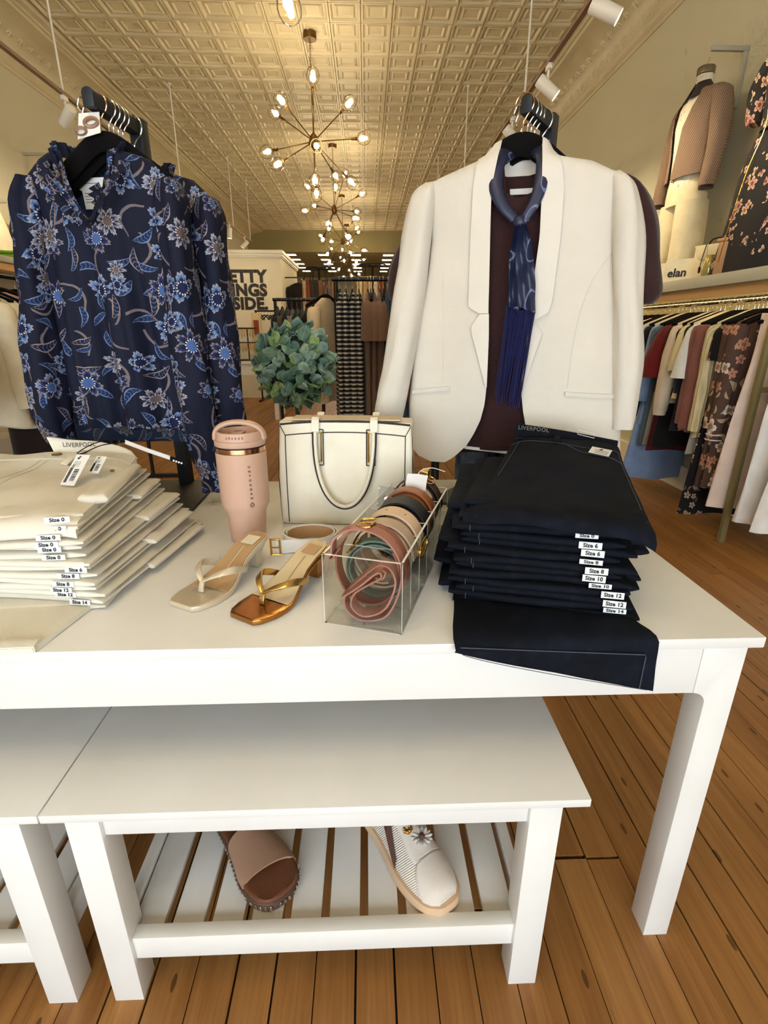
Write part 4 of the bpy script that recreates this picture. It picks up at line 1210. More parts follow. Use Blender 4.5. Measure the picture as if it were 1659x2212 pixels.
# satin lapels: collar part and lower notch part on each front
L1o = [(1.199, -.080), (1.215, -.108), (1.346, -.111), (1.463, -.111), (1.523, -.104), (1.550, -.080)]
drape('lapel', M_SATIN, bz_, zr(1.200, 1.552, 24), lambda z: pl(L1o, z), lambda z: pl([(1.2, -.0595)] + [(p[0], p[1] + .001) for p in F_L if p[0] > 1.21], z), lambda x, z, u: jy(x, z) - .0065 - .003 * (1 - u), 6, .0022)
L2o = [(1.026, -.0535), (1.110, -.081), (1.166, -.100), (1.186, -.088), (1.1985, -.0785)]
drape('lapel', M_SATIN, bz_, zr(1.028, 1.1985, 12), lambda z: pl(L2o, z), lambda z: pl(F_L, z) + .001, lambda x, z, u: jy(x, z) - .0062 - .003 * (1 - u), 6, .0022)
R1o = [(1.182, .047), (1.203, .081), (1.24, .085), (1.359, .088), (1.453, .085), (1.522, .070), (1.552, .048)]
drape('lapel', M_SATIN, bz_, zr(1.186, 1.554, 24), lambda z: pl(F_R, z) - .001, lambda z: pl(R1o, z), lambda x, z, u: jy(x, z) - .0065 - .003 * u, 6, .0022)
R2o = [(1.020, .036), (1.066, .047), (1.155, .069), (1.170, .058), (1.1805, .047)]
drape('lapel', M_SATIN, bz_, zr(1.022, 1.1805, 12), lambda z: pl(F_R, z) - .001, lambda z: max(pl(R2o, z), pl(F_R, z) + .001), lambda x, z, u: jy(x, z) - .0062 - .003 * u, 6, .0022)
# collar stand behind the neck with its white lining
MB().sheet([[(lerp(-.072, .046, j / 10), .034 - .062 * ((j - 5) / 5) ** 2, z + .006 * (1 - ((j - 5) / 5) ** 2) * 0) for j in range(11)] for z in zr(1.500, 1.553, 5)], (0, .003, 0)).build('collar', M_SATIN, bz_, smooth=60)
limb('sleeve', M_CREAM, bz_, [(-.214, .004, 1.490, .016, .022), (-.226, .0, 1.462, .032, .048), (-.242, -.006, 1.38, .037, .054), (-.252, -.014, 1.29, .037, .052), (-.268, -.024, 1.18, .037, .050), (-.286, -.030, 1.08, .038, .048), (-.306, -.030, .98, .040, .046), (-.312, -.026, .93, .036, .042)], wr=.010, seed=1, n=26, wf=6)
limb('sleeve', M_CREAM, bz_, [(.196, .004, 1.490, .014, .022), (.212, .0, 1.462, .028, .046), (.232, -.004, 1.38, .034, .052), (.244, -.008, 1.29, .034, .050), (.262, -.012, 1.18, .034, .048), (.276, -.012, 1.08, .034, .046), (.284, -.006, .98, .034, .044), (.286, -.002, .93, .032, .042)], wr=.010, seed=5, n=26, wf=6)
for x0, x1, z0, z1 in ((-.246, -.146, 1.008, 1.021), (.137, .262, 1.016, 1.009)):
    rows = [[(lerp(x0, x1, j / 8), jy(lerp(x0, x1, j / 8), z0) - .0065, lerp(z0, z1, j / 8) + dz) for j in range(9)] for dz in (-.005, 0, .005)]
    MB().sheet(rows, (0, .004, 0)).build('welt_pocket', M_CREAM, bz_, smooth=30)
# princess seams as raised stitched ridges
for seam in ([(-.176, 1.30), (-.172, 1.22), (-.166, 1.12), (-.165, 1.03)], [(.206, 1.33), (.170, 1.27), (.150, 1.20), (.142, 1.12), (.140, 1.03)]):
    P = smooth_path([(x, 0, z) for x, z in seam], 6)
    MB().tube([(p.x, jy(p.x, p.z) - .0002, p.z) for p in P], .0011, 5).build('seam', M_CREAM, bz_)
hanger('black hanger inside the cream blazer', (.357, 1.342, 1.6525), R(-15), M_ROSEG, hw=.155, tall=.024, th=.007, stem=.055, drop=.095, bar=False, hooky=R(-20), group='hangers on the right stand')
for i, lab in enumerate(('second', 'third', 'fourth')):
    hanger('%s chrome hooked black hanger on the right stand arm' % lab, (.373 + .014 * i, 1.362 + .020 * i, 1.6525), R(-18 - 2 * i), hw=.15, stem=.066, drop=.1, bar=False, hooky=R(-16), group='hangers on the right stand')
hanger('rearmost chrome hooked black hanger near the upright of the right stand', (.424, 1.424, 1.6525), R(-24), hw=.15, stem=.06, drop=.1, r=.024, bar=False, hooky=R(-14), group='hangers on the right stand')

dr = thing('dress', 'maroon crepe dress layered under the cream blazer', 'dress', JO, JR)
dxl = lambda z: pl([(.862, -.120), (1.0, -.105), (1.2, -.10), (1.46, -.110), (1.49, -.120)], z)
dxr = lambda z: pl([(.862, .115), (1.0, .085), (1.2, .085), (1.46, .088), (1.49, .100)], z)
neck = lambda z: 0
def dyf(x, z, u): return -.016 - .022 * max(0, 1 - (2 * u - 1) ** 2) ** .5 - .004 * math.sin(u * 16 + z * 2) * (1.5 - z)
drape('front_panel', M_MAROON, dr, zr(.862, 1.444, 26), dxl, dxr, dyf, 20)
drape('front_panel', M_MAROON, dr, zr(1.444, 1.505, 6), dxl, lambda z: pl([(1.444, -.012), (1.449, -.036), (1.505, -.046)], z), lambda x, z, u: dyf(x, z, .12 + u * .33), 8)
drape('front_panel', M_MAROON, dr, zr(1.444, 1.505, 6), lambda z: pl([(1.444, -.006), (1.449, .022), (1.505, .028)], z), dxr, lambda x, z, u: dyf(x, z, .55 + u * .33), 8)
drape('back_panel', M_MAROON, dr, zr(.842, 1.500, 20), lambda z: dxl(z) + .003, lambda z: dxr(z) - .003, lambda x, z, u: .004 + .020 * max(0, 1 - (2 * u - 1) ** 2) ** .5, 16)
MB().prism([(-.030, 1.462), (.020, 1.462), (.021, 1.474), (-.031, 1.474)], .0195, .0205, 'y').build('neck_label', M_LABEL, dr, smooth=0)
MB().sheet([[(lerp(-.10, .07, j / 8), -.034, .868 - .012 * j / 8 + dz) for j in range(9)] for dz in (-.006, .002)], (0, .001, 0)).build('hem_tape', M_LABEL, dr)
dr2 = thing('dress', 'maroon puff sleeve dress hanging behind the cream blazer', 'dress', (.392, 1.408, 0), R(-20))
drape('front_panel', M_MAROON, dr2, zr(.84, 1.50, 26), lambda z: pl([(.84, -.20), (1.2, -.19), (1.40, -.18), (1.47, -.215), (1.50, -.12)], z), lambda z: pl([(.84, .235), (1.2, .215), (1.40, .195), (1.47, .225), (1.50, .12)], z), lambda x, z, u: -.012 - .02 * max(0, 1 - (2 * u - 1) ** 2) ** .5, 20)
drape('back_panel', M_MAROON, dr2, zr(.84, 1.50, 20), lambda z: pl([(.84, -.20), (1.2, -.19), (1.40, -.18), (1.47, -.215), (1.50, -.12)], z), lambda z: pl([(.84, .235), (1.2, .215), (1.40, .195), (1.47, .225), (1.50, .12)], z), lambda x, z, u: .012 + .02 * max(0, 1 - (2 * u - 1) ** 2) ** .5, 20)
limb('sleeve', M_MAROON, dr2, [(.185, 0, 1.506, .022, .02), (.222, 0, 1.478, .034, .034), (.246, 0, 1.42, .046, .046), (.262, 0, 1.35, .054, .054), (.276, 0, 1.28, .058, .056), (.284, 0, 1.245, .052, .05), (.280, 0, 1.222, .040, .04)], wr=.014, seed=11, n=24)
limb('sleeve', M_MAROON, dr2, [(-.20, 0, 1.49, .022, .02), (-.235, 0, 1.45, .040, .04), (-.268, 0, 1.36, .052, .05), (-.290, 0, 1.27, .056, .05), (-.292, 0, 1.22, .042, .04)], wr=.012, seed=14, n=22)

# navy silk scarf knotted at the neck, with long fringe
g = NT('navy_silk_scarf'); P_ = g.coord('Object'); x_, y_, z_ = g.sep(P_)
nz = g.noise(g.comb(x_, 0, g.math('MULTIPLY', z_, .7)), 17, 1)
ln = g.math('MULTIPLY', g.math('LESS_THAN', g.math('ABSOLUTE', g.math('SUBTRACT', g.math('FRACT', g.math('MULTIPLY', nz, 4)), .5)), .045), .75)
g.fin(g.mix(ln, rgb(26, 32, 62), rgb(112, 122, 158)), .42, 0); g.bump(g.noise(P_, 45, 2), .15, .004)
M_SILK = g.m
M_FRINGE = mat('navy_fringe', (20, 24, 74), .6, var=.15, vs=60)
scf = thing('scarf', 'navy patterned silk scarf knotted over the maroon dress with long fringe', 'scarf', JO, JR)
for pts in ([(-.040, .010, 1.545), (-.060, -.040, 1.515), (-.062, -.062, 1.465), (-.044, -.070, 1.425), (-.014, -.074, 1.394)], [(.024, .010, 1.548), (.038, -.040, 1.515), (.036, -.062, 1.465), (.024, -.070, 1.425), (.006, -.074, 1.394)]):
    p = smooth_path(pts, 6); n = len(p)
    MB().tube(p, [lerp(.020, .010, i / n) for i in range(n)], 12, flat=(1.0, .42), up=[(0, -1, .15)] * n).build('neck_loop', M_SILK, scf, smooth=70)
MB().ell((-.003, -.078, 1.388), (.015, .011, .014), 12, 8).build('knot', M_SILK, scf)
def tail(name, cx, w, y):
    rows = []
    for i, z in enumerate(zr(1.382, 1.215, 16)):
        ww = pl(list(zip([1.20, 1.27, 1.33, 1.37, 1.39], w)), z)
        c = pl(list(zip([1.20, 1.30, 1.39], cx)), z)
        rows.append([(c + ww * (j / 8 - .5), y - .005 * math.sin(j * 1.4 + z * 20) - .004, z - (.016 * j / 8 if i > 12 else 0)) for j in range(9)])
    MB().sheet(rows, (0, .0014, 0)).build(name, M_SILK, scf, smooth=60)
tail('tail', (-.002, -.006, -.006), (.028, .028, .026, .018, .012), -.078)
tail('tail', (.028, .016, .002), (.046, .044, .036, .022, .012), -.084)
fr = MB(); rg_ = random.Random(3)
for i in range(46):
    x0 = -.018 + .066 * i / 45; z0 = 1.218 - (.012 if x0 > .005 else 0)
    x1 = x0 * .85 - .012 + rg_.uniform(-.004, .004); zl = rg_.uniform(.992, 1.03) - .02 * (x0 + .02) / .06
    yy = -.080 + rg_.uniform(-.006, .006)
    fr.tube([(x0, yy, z0), (lerp(x0, x1, .4) + rg_.uniform(-.002, .002), yy - .003, lerp(z0, zl, .45)), (x1, yy - .001, zl)], .0011, 4)
tag(fr.build('fringe', M_FRINGE, scf), kind='stuff')

# ================================================================ folded jeans
def denim(name, c, c2, wear):
    g = NT(name); P = g.coord('Object'); x, y, z = g.sep(P)
    tw = g.math('SINE', g.math('MULTIPLY', g.math('ADD', g.math('ADD', x, y), z), 2600))
    n1 = g.noise(P, 7, 4); n2 = g.noise(P, 60, 3)
    c0 = g.mix(g.ramp(n1, .42, .72), rgb(*c), rgb(*c2))
    c0 = g.mix(g.math('MULTIPLY', g.ramp(n2, .5, .8), wear), c0, rgb(*[min(255, k + 40) for k in c2]))
    g.fin(c0, .82, 0); g.bump(g.math('ADD', g.math('MULTIPLY', tw, .2), n2), .22, .003)
    g.b.inputs['Specular IOR Level'].default_value = .15
    return g.m
M_INDIGO = denim('dark_indigo_denim', (8, 11, 19), (15, 20, 34), .10)
M_WDEN = denim('white_denim', (226, 218, 202), (234, 228, 214), .05)
M_THREAD = mat('grey_stitching', (74, 78, 88), .8)
M_WTHREAD = mat('cream_stitching', (216, 206, 186), .8)
M_STICK = mat('white_sticker', (222, 222, 220), .45)
M_BRONZE = mat('bronze_button', (150, 118, 64), .35, .9)

def slab_jean(w0, w1, y0, y1, th, seed, rough=.003, taper=0, n=16, sag=0):
    """a folded pair: rounded fold at the front, softly uneven; x from w0 to w1"""
    rings = []
    for i in range(n + 1):
        u = i / n; x = lerp(w0, w1, u)
        e = min(1, min(u, 1 - u) * 9 + .35)          # ends squeezed a little
        hb = th / 2 * e
        yf = y0 + rough * 2.2 * fbm(x * 7, seed * 1.7) + .004 * math.sin(u * 5 + seed)
        yb = y1 + rough * 3 * fbm(x * 6, seed * 2.9 + 5)
        zc = th / 2 + rough * .8 * fbm(x * 8, seed, 2) - sag * math.sin(u * PI)
        rg = []
        for k in range(7):
            a = -PI / 2 - PI * k / 6
            rg.append((x, yf + hb + hb * math.cos(a), zc + hb * math.sin(a)))
        for k in range(1, 6):
            t = k / 6; rg.append((x, lerp(yf, yb, t), zc + hb + rough * .6 * fbm(x * 11, t * 4, seed)))
        for k in range(7):
            a = PI / 2 - PI * k / 6
            rg.append((x, yb - hb + hb * math.cos(a), zc + hb * math.sin(a)))
        for k in range(1, 6):
            t = 1 - k / 6; rg.append((x, lerp(yf, yb, t), zc - hb))
        rings.append(rg)
    return MB().loft(rings)
_TX = {}
def sticker(parent, x, y, z, txt, h=.011, w=.040, rz=0.0, tilt=0.0):
    s = MB().box(-w / 2, w / 2, -.0005, .0, -h / 2, h / 2).build('size_sticker', M_STICK, parent, smooth=0, loc=(x, y, z), rot=(tilt, 0, rz))
    if txt not in _TX:
        m = text_mb(txt, .0092, .0002, .0003, spacing=1.02)
        m.xf(Matrix.Rotation(R(90), 4, 'X')); _TX[txt] = m.mesh('lettering', M_TXTB, smooth=0)
    link('lettering', _TX[txt], s, loc=(0, -.0008, 0), scale=(1, 1, min(1, h / .0105)))

# ---------------------------------------------------------------- dark stack (local: X along the front, Y into the table)
DO, DRZ = (.285, .742, ZT), R(-14)
DM = Matrix.Translation(DO) @ Matrix.Rotation(DRZ, 4, 'Z')
def dwor(x, y, z): return DM @ Vector((x, y, z))
rg_ = random.Random(12)
TH = .0132
sizes = ['Size 14', 'Size 12', 'Size 12', 'Size 10', 'Size 10', 'Size 8', 'Size 8', 'Size 6', 'Size 6', 'Size 0', 'Size 0']
words = ['lowest', 'second from the bottom', 'third from the bottom', 'fourth from the bottom', 'fifth from the bottom', 'sixth from the bottom', 'seventh from the bottom', 'eighth from the bottom', 'ninth from the bottom', 'tenth from the bottom', 'second from the top']
# bottom pair whose legs hang over the table edge
t = thing('jeans', 'bottom dark jeans of the stack with legs hanging over the table edge', 'jeans', (0, 0, 0), 0, 'dark jeans in the right stack')
t.location = (DO[0], DO[1], ZT + .0004); t.rotation_euler = (0, 0, DRZ)
slab_jean(-.142, .160, -.004, .40, .013, 1).build('body', M_INDIGO, t, smooth=60)
def edge_sheet(z_off, thick, x_in=0):
    # rows run from the stack front across the edge and down; world coordinates converted to local
    Mi = (Matrix.Translation((DO[0], DO[1], ZT + .0004)) @ Matrix.Rotation(DRZ, 4, 'Z')).inverted()
    rows = []
    for j in range(15):
        u = j / 14
        xt = lerp(.128 + x_in, .440 - x_in, u)                       # at the edge
        xs = lerp(.150 + x_in, .425 - x_in, u)                       # at the stack front
        ys = lerp(.775, .700, u) - .0
        zh = lerp(.706, .628, u ** .85) + z_off                      # hem height
        row = [(xs, ys, ZT + .011), (lerp(xs, xt, .4), lerp(ys, .652, .4), ZT + .0115 - .001 * u), (lerp(xs, xt, .8), lerp(ys, .652, .75), ZT + .0105), (xt, .650, ZT + .009), (xt + .001, .6415, ZT + .003)]
        L = ZT - .002 - zh
        for k in range(1, 7):
            q = k / 6
            row.append((xt + .002 + .004 * q * (u - .4) , .6385 - .003 * math.sin(q * 3 + u * 4) - .002 * fbm(u * 5, q * 2, 4), ZT - .002 - L * q))
        rows.append([Mi @ Vector(p) for p in row])
    return MB().sheet(rows, lambda p: Mi.to_3x3() @ Vector((0, thick * .9, -thick * .25)))
edge_sheet(0, .0045).build('hanging_leg', M_INDIGO, t, smooth=60)
Mi = (Matrix.Translation((DO[0], DO[1], ZT + .0004)) @ Matrix.Rotation(DRZ, 4, 'Z')).inverted()
stl = MB()
stl.tube([Mi @ Vector((lerp(.136, .420, u), .6362 - .0008, lerp(ZT + .004, .6965, u))) for u in [i / 20 for i in range(21)]], .0008, 4)
stl.tube([Mi @ Vector((.421, .6355, lerp(.694, .634, i / 8))) for i in range(9)], .0008, 4)
stl.tube([Mi @ Vector((lerp(.140, .433, u), .6352, lerp(.7035, .6315, u ** .85))) for u in [i / 20 for i in range(21)]], .0007, 4)
stl.build('stitching', M_THREAD, t)
z = ZT + .0138
for i in range(11):
    lab = 'folded dark jeans in the right stack, %s with a %s sticker' % (words[i], sizes[i].lower())
    t = thing('jeans', lab, 'jeans', (DO[0] + rg_.uniform(-.004, .004) + .004 * math.sin(i), DO[1] + rg_.uniform(-.003, .003) + .0012 * i, z), DRZ + R(rg_.uniform(-2.5, 2.5)), 'dark jeans in the right stack')
    wl = -.150 + .010 * math.sin(i * 1.9) + .0016 * i; wr = .142 + .010 * math.sin(i * 2.7 + 1) - .0012 * i
    slab_jean(wl, wr, -.006 + .003 * math.sin(i * 2.1), .41, TH, i * 3.1 + 2, .004).build('body', M_INDIGO, t, smooth=60)
    # leg ends of the fold peeking out at both sides
    for s, e in ((-1, wl), (1, wr)):
        if (i + (s > 0)) % 2 == 0:
            x0, x1 = (e - .020 - .006 * (i % 3), e + .05) if s < 0 else (e - .05, e + .022 + .010 * (i % 3))
            slab_jean(x0, x1, .03 + .02 * (i % 3), .24, TH * .9, i * 7.7 + s, .006, n=8).build('leg_fold', M_INDIGO, t, smooth=60)
    MB().tube([(wl + .03, .0 - .0075 + .003 * math.sin(i * 2.1), TH * .5 + TH * .46 * math.sin(a)) for a in [R(-60 + 12 * k) for k in range(11)]], .0006, 4).build('stitching', M_THREAD, t)
    sticker(t, .100 - .004 * i + (.02 if i < 3 else .004), -.0115 + .003 * math.sin(i * 2.1), TH * .5, sizes[i], TH * .85 if i % 3 else TH * .62, .035, 0, R(-6))
    z += TH + .0003
# top pair: flat panel rising to the waistband
t = thing('jeans', 'topmost dark jeans of the right stack with waistband and white tag', 'jeans', (DO[0], DO[1], z), DRZ + R(-6), 'dark jeans in the right stack')
ZT0 = z
def topz(u, v):   # v 0 front .. 1 waist ; height above the slab
    return .004 + .046 * v ** 1.4 + .004 * fbm(u * 4, v * 5, 9) + .003 * math.sin(v * 9 + u * 4) * v
rows = []
for i in range(25):
    v = i / 24; row = []
    for j in range(17):
        u = j / 16
        xl_ = lerp(-.135, -.085, v); xr_ = lerp(.158, .137, v)
        row.append((lerp(xl_, xr_, u), lerp(-.004, .400, v) - .010 * u * (1 - v), topz(u, v) + .010 + (-.010 * (1 - (v / .06)) ** 2 if v < .06 else 0) - .016 * (abs(u - .5) * 2) ** 6))
    rows.append(row)
MB().sheet(rows, (0, .001, -.013)).build('body', M_INDIGO, t, smooth=70)
def tpt(u, v, lift=.0):
    xl_ = lerp(-.135, -.085, v); xr_ = lerp(.158, .137, v)
    return Vector((lerp(xl_, xr_, u), lerp(-.004, .400, v) - .010 * u * (1 - v), topz(u, v) + .010 + lift - .016 * (abs(u - .5) * 2) ** 6))
slab_jean(-.14, .15, .03, .37, .014, 77, .004).xf(Matrix.Translation((0, 0, .001))).build('under_leg', M_INDIGO, t, smooth=60)
rows = [[tpt(u, v, .0022) for u in [k / 20 for k in range(21)]] for v in (.90, .93, .96, .99)]
wbnd = MB().sheet(rows, (0, .003, -.003)).build('waistband', M_INDIGO, t, smooth=60)
# inner back of the waistband, standing up behind the front
rows = []
for q in range(5):
    rows.append([(lerp(-.085, .135, k / 16), .398 + .012 * math.sin(PI * k / 16) + .004 * q / 4, .056 + .030 * q / 4 * (1 - .55 * k / 16) - .010 * (k / 16)) for k in range(17)])
MB().sheet(rows, (0, .004, 0)).build('waistband_back', M_INDIGO, t, smooth=60)
q = text_mb('LIVERPOOL', .013, .0002, .0001, spacing=1.1)
q.v = [(p[0] * .95 - .045, .4035 - .0026 + 0 * p[0], .076 - .10 * (p[0] * .95) * .5 + p[1]) for p in q.v]
q.f = q.f; lb = MB(); lb.add(q.v, q.f)
lb.build('lettering', mat('silver_label_print', (150, 146, 140), .5), t, smooth=0)
lp_ = MB().tube([(.050 + .036 * c, .4005, .070 + d) for c, d in ((0, 0), (1, -.007), (1, .002), (0, .009))], .0007, 4, loop=True).build('label_outline', M_LABEL, t)
MB().lathe([(0, 0), (.0085, .0), (.0088, .0015), (.007, .0028), (0, .0024)], 16, tuple(tpt(.07, .945, .005))).build('button', mat('dark_button', (40, 44, 50), .35, .8), t)
p0, p1 = tpt(.42, .88, .005), tpt(.43, 1.0, .006)
MB().strap([p0, p0.lerp(p1, .3) + Vector((0, 0, .003)), p0.lerp(p1, .7) + Vector((0, 0, .003)), p1], (1, 0, 0), .012, .003).build('belt_loop', M_INDIGO, t, bevel=.0005)
st = MB()
st.tube([tpt(k / 20, .895, .0012) for k in range(21)], .0006, 4)
st.tube([tpt(lerp(.52, .98, k / 14), .885 - .10 * math.sin(PI / 2 * min(1, k / 9)) - .03 * k / 14, .0012) for k in range(15)], .0006, 4)
st.tube([tpt(.06 + .02 * (1 - k / 14), lerp(.88, .45, k / 14), .0012) for k in range(15)], .0006, 4)
st.tube([tpt(.97, lerp(.9, .1, k / 14), .0012) for k in range(15)], .0006, 4)
st.build('stitching', M_THREAD, t)
c = tpt(.80, .80, .006)
tg = MB().box(-.020, .020, -.017, .017, 0, .0006).build('price_tag', M_LABEL, t, smooth=0, loc=c, rot=(R(10), R(6), R(-14)))
tp = MB()
for k in range(5): tp.box(-.012 + .004 * (k % 2), .016, -.013 + .0042 * k, -.0122 + .0042 * k, .0007, .0009)
tp.prism([(-.004, .006), (.0, .012), (.004, .011), (.002, .006), (.0, .003)], .0007, .0010, 'z'); tp.build('tag_print', M_TXTB, tg, smooth=0)

# ---------------------------------------------------------------- white stack
WO, WRZ = (-.452, .770, ZT), R(2)
rg_ = random.Random(5)
# lowest pair: one leg lying forward to the table edge
t = thing('jeans', 'bottom white jeans of the left stack with hems lying at the table edge', 'jeans', (WO[0], WO[1], ZT + .0004), WRZ, 'white jeans in the left stack')
slab_jean(-.42, .004, .0, .40, .011, 21, .003).build('body', M_WDEN, t, smooth=60)
rows = []
for j in range(13):
    u = j / 12
    row = []
    for k in range(13):
        v = k / 12
        x = lerp(lerp(-.46, -.046, u), lerp(-.44, -.016, u), 1 - v); y = lerp(.03, -.121 - .006 * (1 - u), v)
        row.append((x, y, .010 + .002 * fbm(u * 5, v * 4, 8)))
    rows.append(row)
MB().sheet(rows, (0, 0, -.009)).build('leg', M_WDEN, t, smooth=60)
rows = [[(lerp(-.462, -.044, j / 12), lerp(-.100, -.124, k / 4) + .004 * (j / 12) , .012 + .0025 * math.sin(PI * k / 4) + .0015 * fbm(j * .6, k * .4, 3)) for k in range(5)] for j in range(13)]
MB().sheet(rows, (0, 0, -.011)).build('hem', M_WDEN, t, smooth=60)
ws = [('Size 14', -.034), ('Size 12', -.060), ('Size 12', -.060), ('Size 8', -.050), ('Size 8', -.046), ('Size 6', -.030), ('Size 6', -.028), ('Size 0', -.058), ('Size 0', -.062), ('Size 0', -.062), ('Size 0', -.058), ('Size 0', -.050)]
wwords = ['lowest but one', 'third from the bottom', 'fourth from the bottom', 'fifth from the bottom', 'sixth from the bottom', 'seventh from the bottom', 'eighth from the bottom', 'ninth from the bottom', 'tenth from the bottom', 'third from the top', 'second from the top', 'just under the top pair']
wwords[-3:] = ['fourth from the top', 'third from the top', 'second from the top']
z = ZT + .0118
TW = .0118
for i, (sz, sx) in enumerate(ws):
    q = i / 11
    lab = 'folded white jeans in the left stack, %s with a %s sticker' % (wwords[i], sz.lower())
    t = thing('jeans', lab, 'jeans', (WO[0] - .022 * q + rg_.uniform(-.002, .002), WO[1] + .004 * q, z), R(lerp(-9, 7, q) + rg_.uniform(-1.5, 1.5)), 'white jeans in the left stack')
    y0 = -.004 + .004 * math.sin(i * 1.8)
    wr = .006 + .006 * math.sin(i * 2.3)
    slab_jean(-.42, wr, y0, .37, TW, i * 2.3 + 30, .003).build('body', M_WDEN, t, smooth=60)
    if i % 3 == 0:
        slab_jean(wr - .06, wr + .012 + .006 * (i % 2), .14 + .01 * i, .355, TW * .9, i * 4.1 + 50, .008, n=10).build('leg_fold', M_WDEN, t, smooth=60)
    sticker(t, sx + .022 * q, y0 - .0035, TW * .5, sz, TW * .8, .037, R(0), R(-8))
    z += TW + .0003
t = thing('jeans', 'topmost white jeans of the left stack with bronze button and barcode tag', 'jeans', (WO[0] - .020, WO[1] + .004, z), R(9), 'white jeans in the left stack')
def wtop(u, v):
    xl_ = lerp(-.43, -.33, v); xr_ = lerp(.002, .016, v)
    e = max(0, (u - .86) / .14)
    return Vector((lerp(xl_, xr_, u), lerp(-.004, .335 + .045 * (1 - u), v), .011 + .028 * v ** 1.3 + .004 * fbm(u * 5, v * 6, 2) + .003 * math.sin(v * 10 + u * 6) * (1 - v) + (-.010 * (1 - v / .06) ** 2 if v < .06 else 0) - .012 * e * e))
rows = [[wtop(j / 20, i / 24) for j in range(21)] for i in range(25)]
MB().sheet(rows, (0, 0, -.0125)).build('body', M_WDEN, t, smooth=70)
slab_jean(-.40, .008, .02, .325, .012, 91, .004).xf(Matrix.Translation((0, 0, .0005))).build('under_leg', M_WDEN, t, smooth=60)
slab_jean(-.02, .028, .08, .32, .018, 97, .005, n=8).xf(Matrix.Translation((0, 0, .004))).build('leg_fold', M_WDEN, t, smooth=60)
MB().sheet([[wtop(j / 24, v) + Vector((0, 0, .0028)) for j in range(25)] for v in (.89, .925, .96, .995)], (0, .002, -.004)).build('waistband', M_WDEN, t, smooth=60)
rows = []
for q in range(5):
    rows.append([wtop(lerp(.50, 1.0, k / 14), 1.0) + Vector((-.004 * q, .008 + .010 * math.sin(PI * k / 14) + .004 * q, -.004 + .034 * q / 4 * (1 - .55 * k / 14))) for k in range(15)])
MB().sheet(rows, (0, .004, 0)).build('waistband_back', M_WDEN, t, smooth=60)
q = text_mb('LIVERPOOL', .014, .0002, .0002, spacing=1.05)
mb = MB()
for p in q.v:
    k = min(1, max(0, (p[0] + .05) / .10)); base = wtop(lerp(.52, .78, k), 1.0)
    mb.v.append((base.x, base.y + .0095 + .010 * math.sin(PI * k * .55), base.z + .010 + p[1] + .006))
mb.f = q.f; mb.build('lettering', M_TXT, t, smooth=0)
for u, v, r in ((.555, .945, .0098), (.70, .80, .0042), (.955, .70, .0042)):
    MB().lathe([(0, 0), (r, 0), (r * 1.03, .0016), (r * .8, .003), (0, .0026)], 18, tuple(wtop(u, v) + Vector((0, 0, .0035 if r > .006 else .0005)))).build('button', M_BRONZE, t)
p0, p1 = wtop(.665, .80) + Vector((0, 0, .003)), wtop(.70, 1.0) + Vector((0, 0, .006))
MB().strap([p0, p0.lerp(p1, .3) + Vector((0, 0, .004)), p0.lerp(p1, .7) + Vector((0, 0, .004)), p1], (1, .2, 0), .014, .003).build('belt_loop', M_WDEN, t, bevel=.0005)
st = MB()
st.tube([wtop(k / 20, .885) + Vector((0, 0, .0008)) for k in range(21)], .0008, 4)
st.tube([wtop(lerp(.71, .985, k / 14), .80 - .07 * math.sin(PI / 2 * min(1, k / 8)) + .03 * k / 14) + Vector((0, 0, .0008)) for k in range(15)], .0008, 4)
st.tube([wtop(.50 - .06 * (k / 14), lerp(.88, .3, k / 14)) + Vector((0, 0, .0008)) for k in range(15)], .0008, 4)
st.tube([wtop(.54 - .05 * (k / 14), lerp(.88, .34, k / 14)) + Vector((0, 0, .0008)) for k in range(15)], .0008, 4)
st.build('stitching', M_WTHREAD, t)
def barcode_tag(parent, c, rot, w, h):
    g_ = MB().box(-w / 2, w / 2, -h / 2, h / 2, 0, .0006).build('price_tag', M_LABEL, parent, smooth=0, loc=c, rot=rot)
    b = MB(); r2 = random.Random(9); x = -w * .12
    y = -h * .36
    while y < h * .02:
        d = r2.choice([.0005, .0009, .0014]); b.box(-w * .05, w * .28, y, y + d, .0007, .0009); y += d + r2.choice([.0006, .001])
    for k in range(6): b.box(-w * .40 + k * w * .035, -w * .40 + k * w * .035 + .0006, -h * .42, h * (.05 + .06 * (k % 3)), .0007, .0009)
    for k in range(4): b.box(-w * .3 + k * w * .12, -w * .3 + k * w * .12 + .0006, h * .10, h * .28, .0007, .0009)
    b.prism([(-w * .3, h * .36), (-w * .12, h * .45), (-w * .05, h * .44), (-w * .12, h * .39), (-w * .14, h * .33)], .0007, .0010, 'z')
    b.build('tag_print', M_TXTB, g_, smooth=0)
    return g_
barcode_tag(t, wtop(.865, .52) + Vector((-.004, -.004, .026)), (R(40), R(2), R(-20)), .028, .070)
barcode_tag(t, wtop(.90, .60) + Vector((.008, .004, .022)), (R(40), R(3), R(-20)), .022, .040)
sticker_top = sticker(t, -.020, -.0062, .010, 'Size 0', .0095, .037, 0, R(-8))
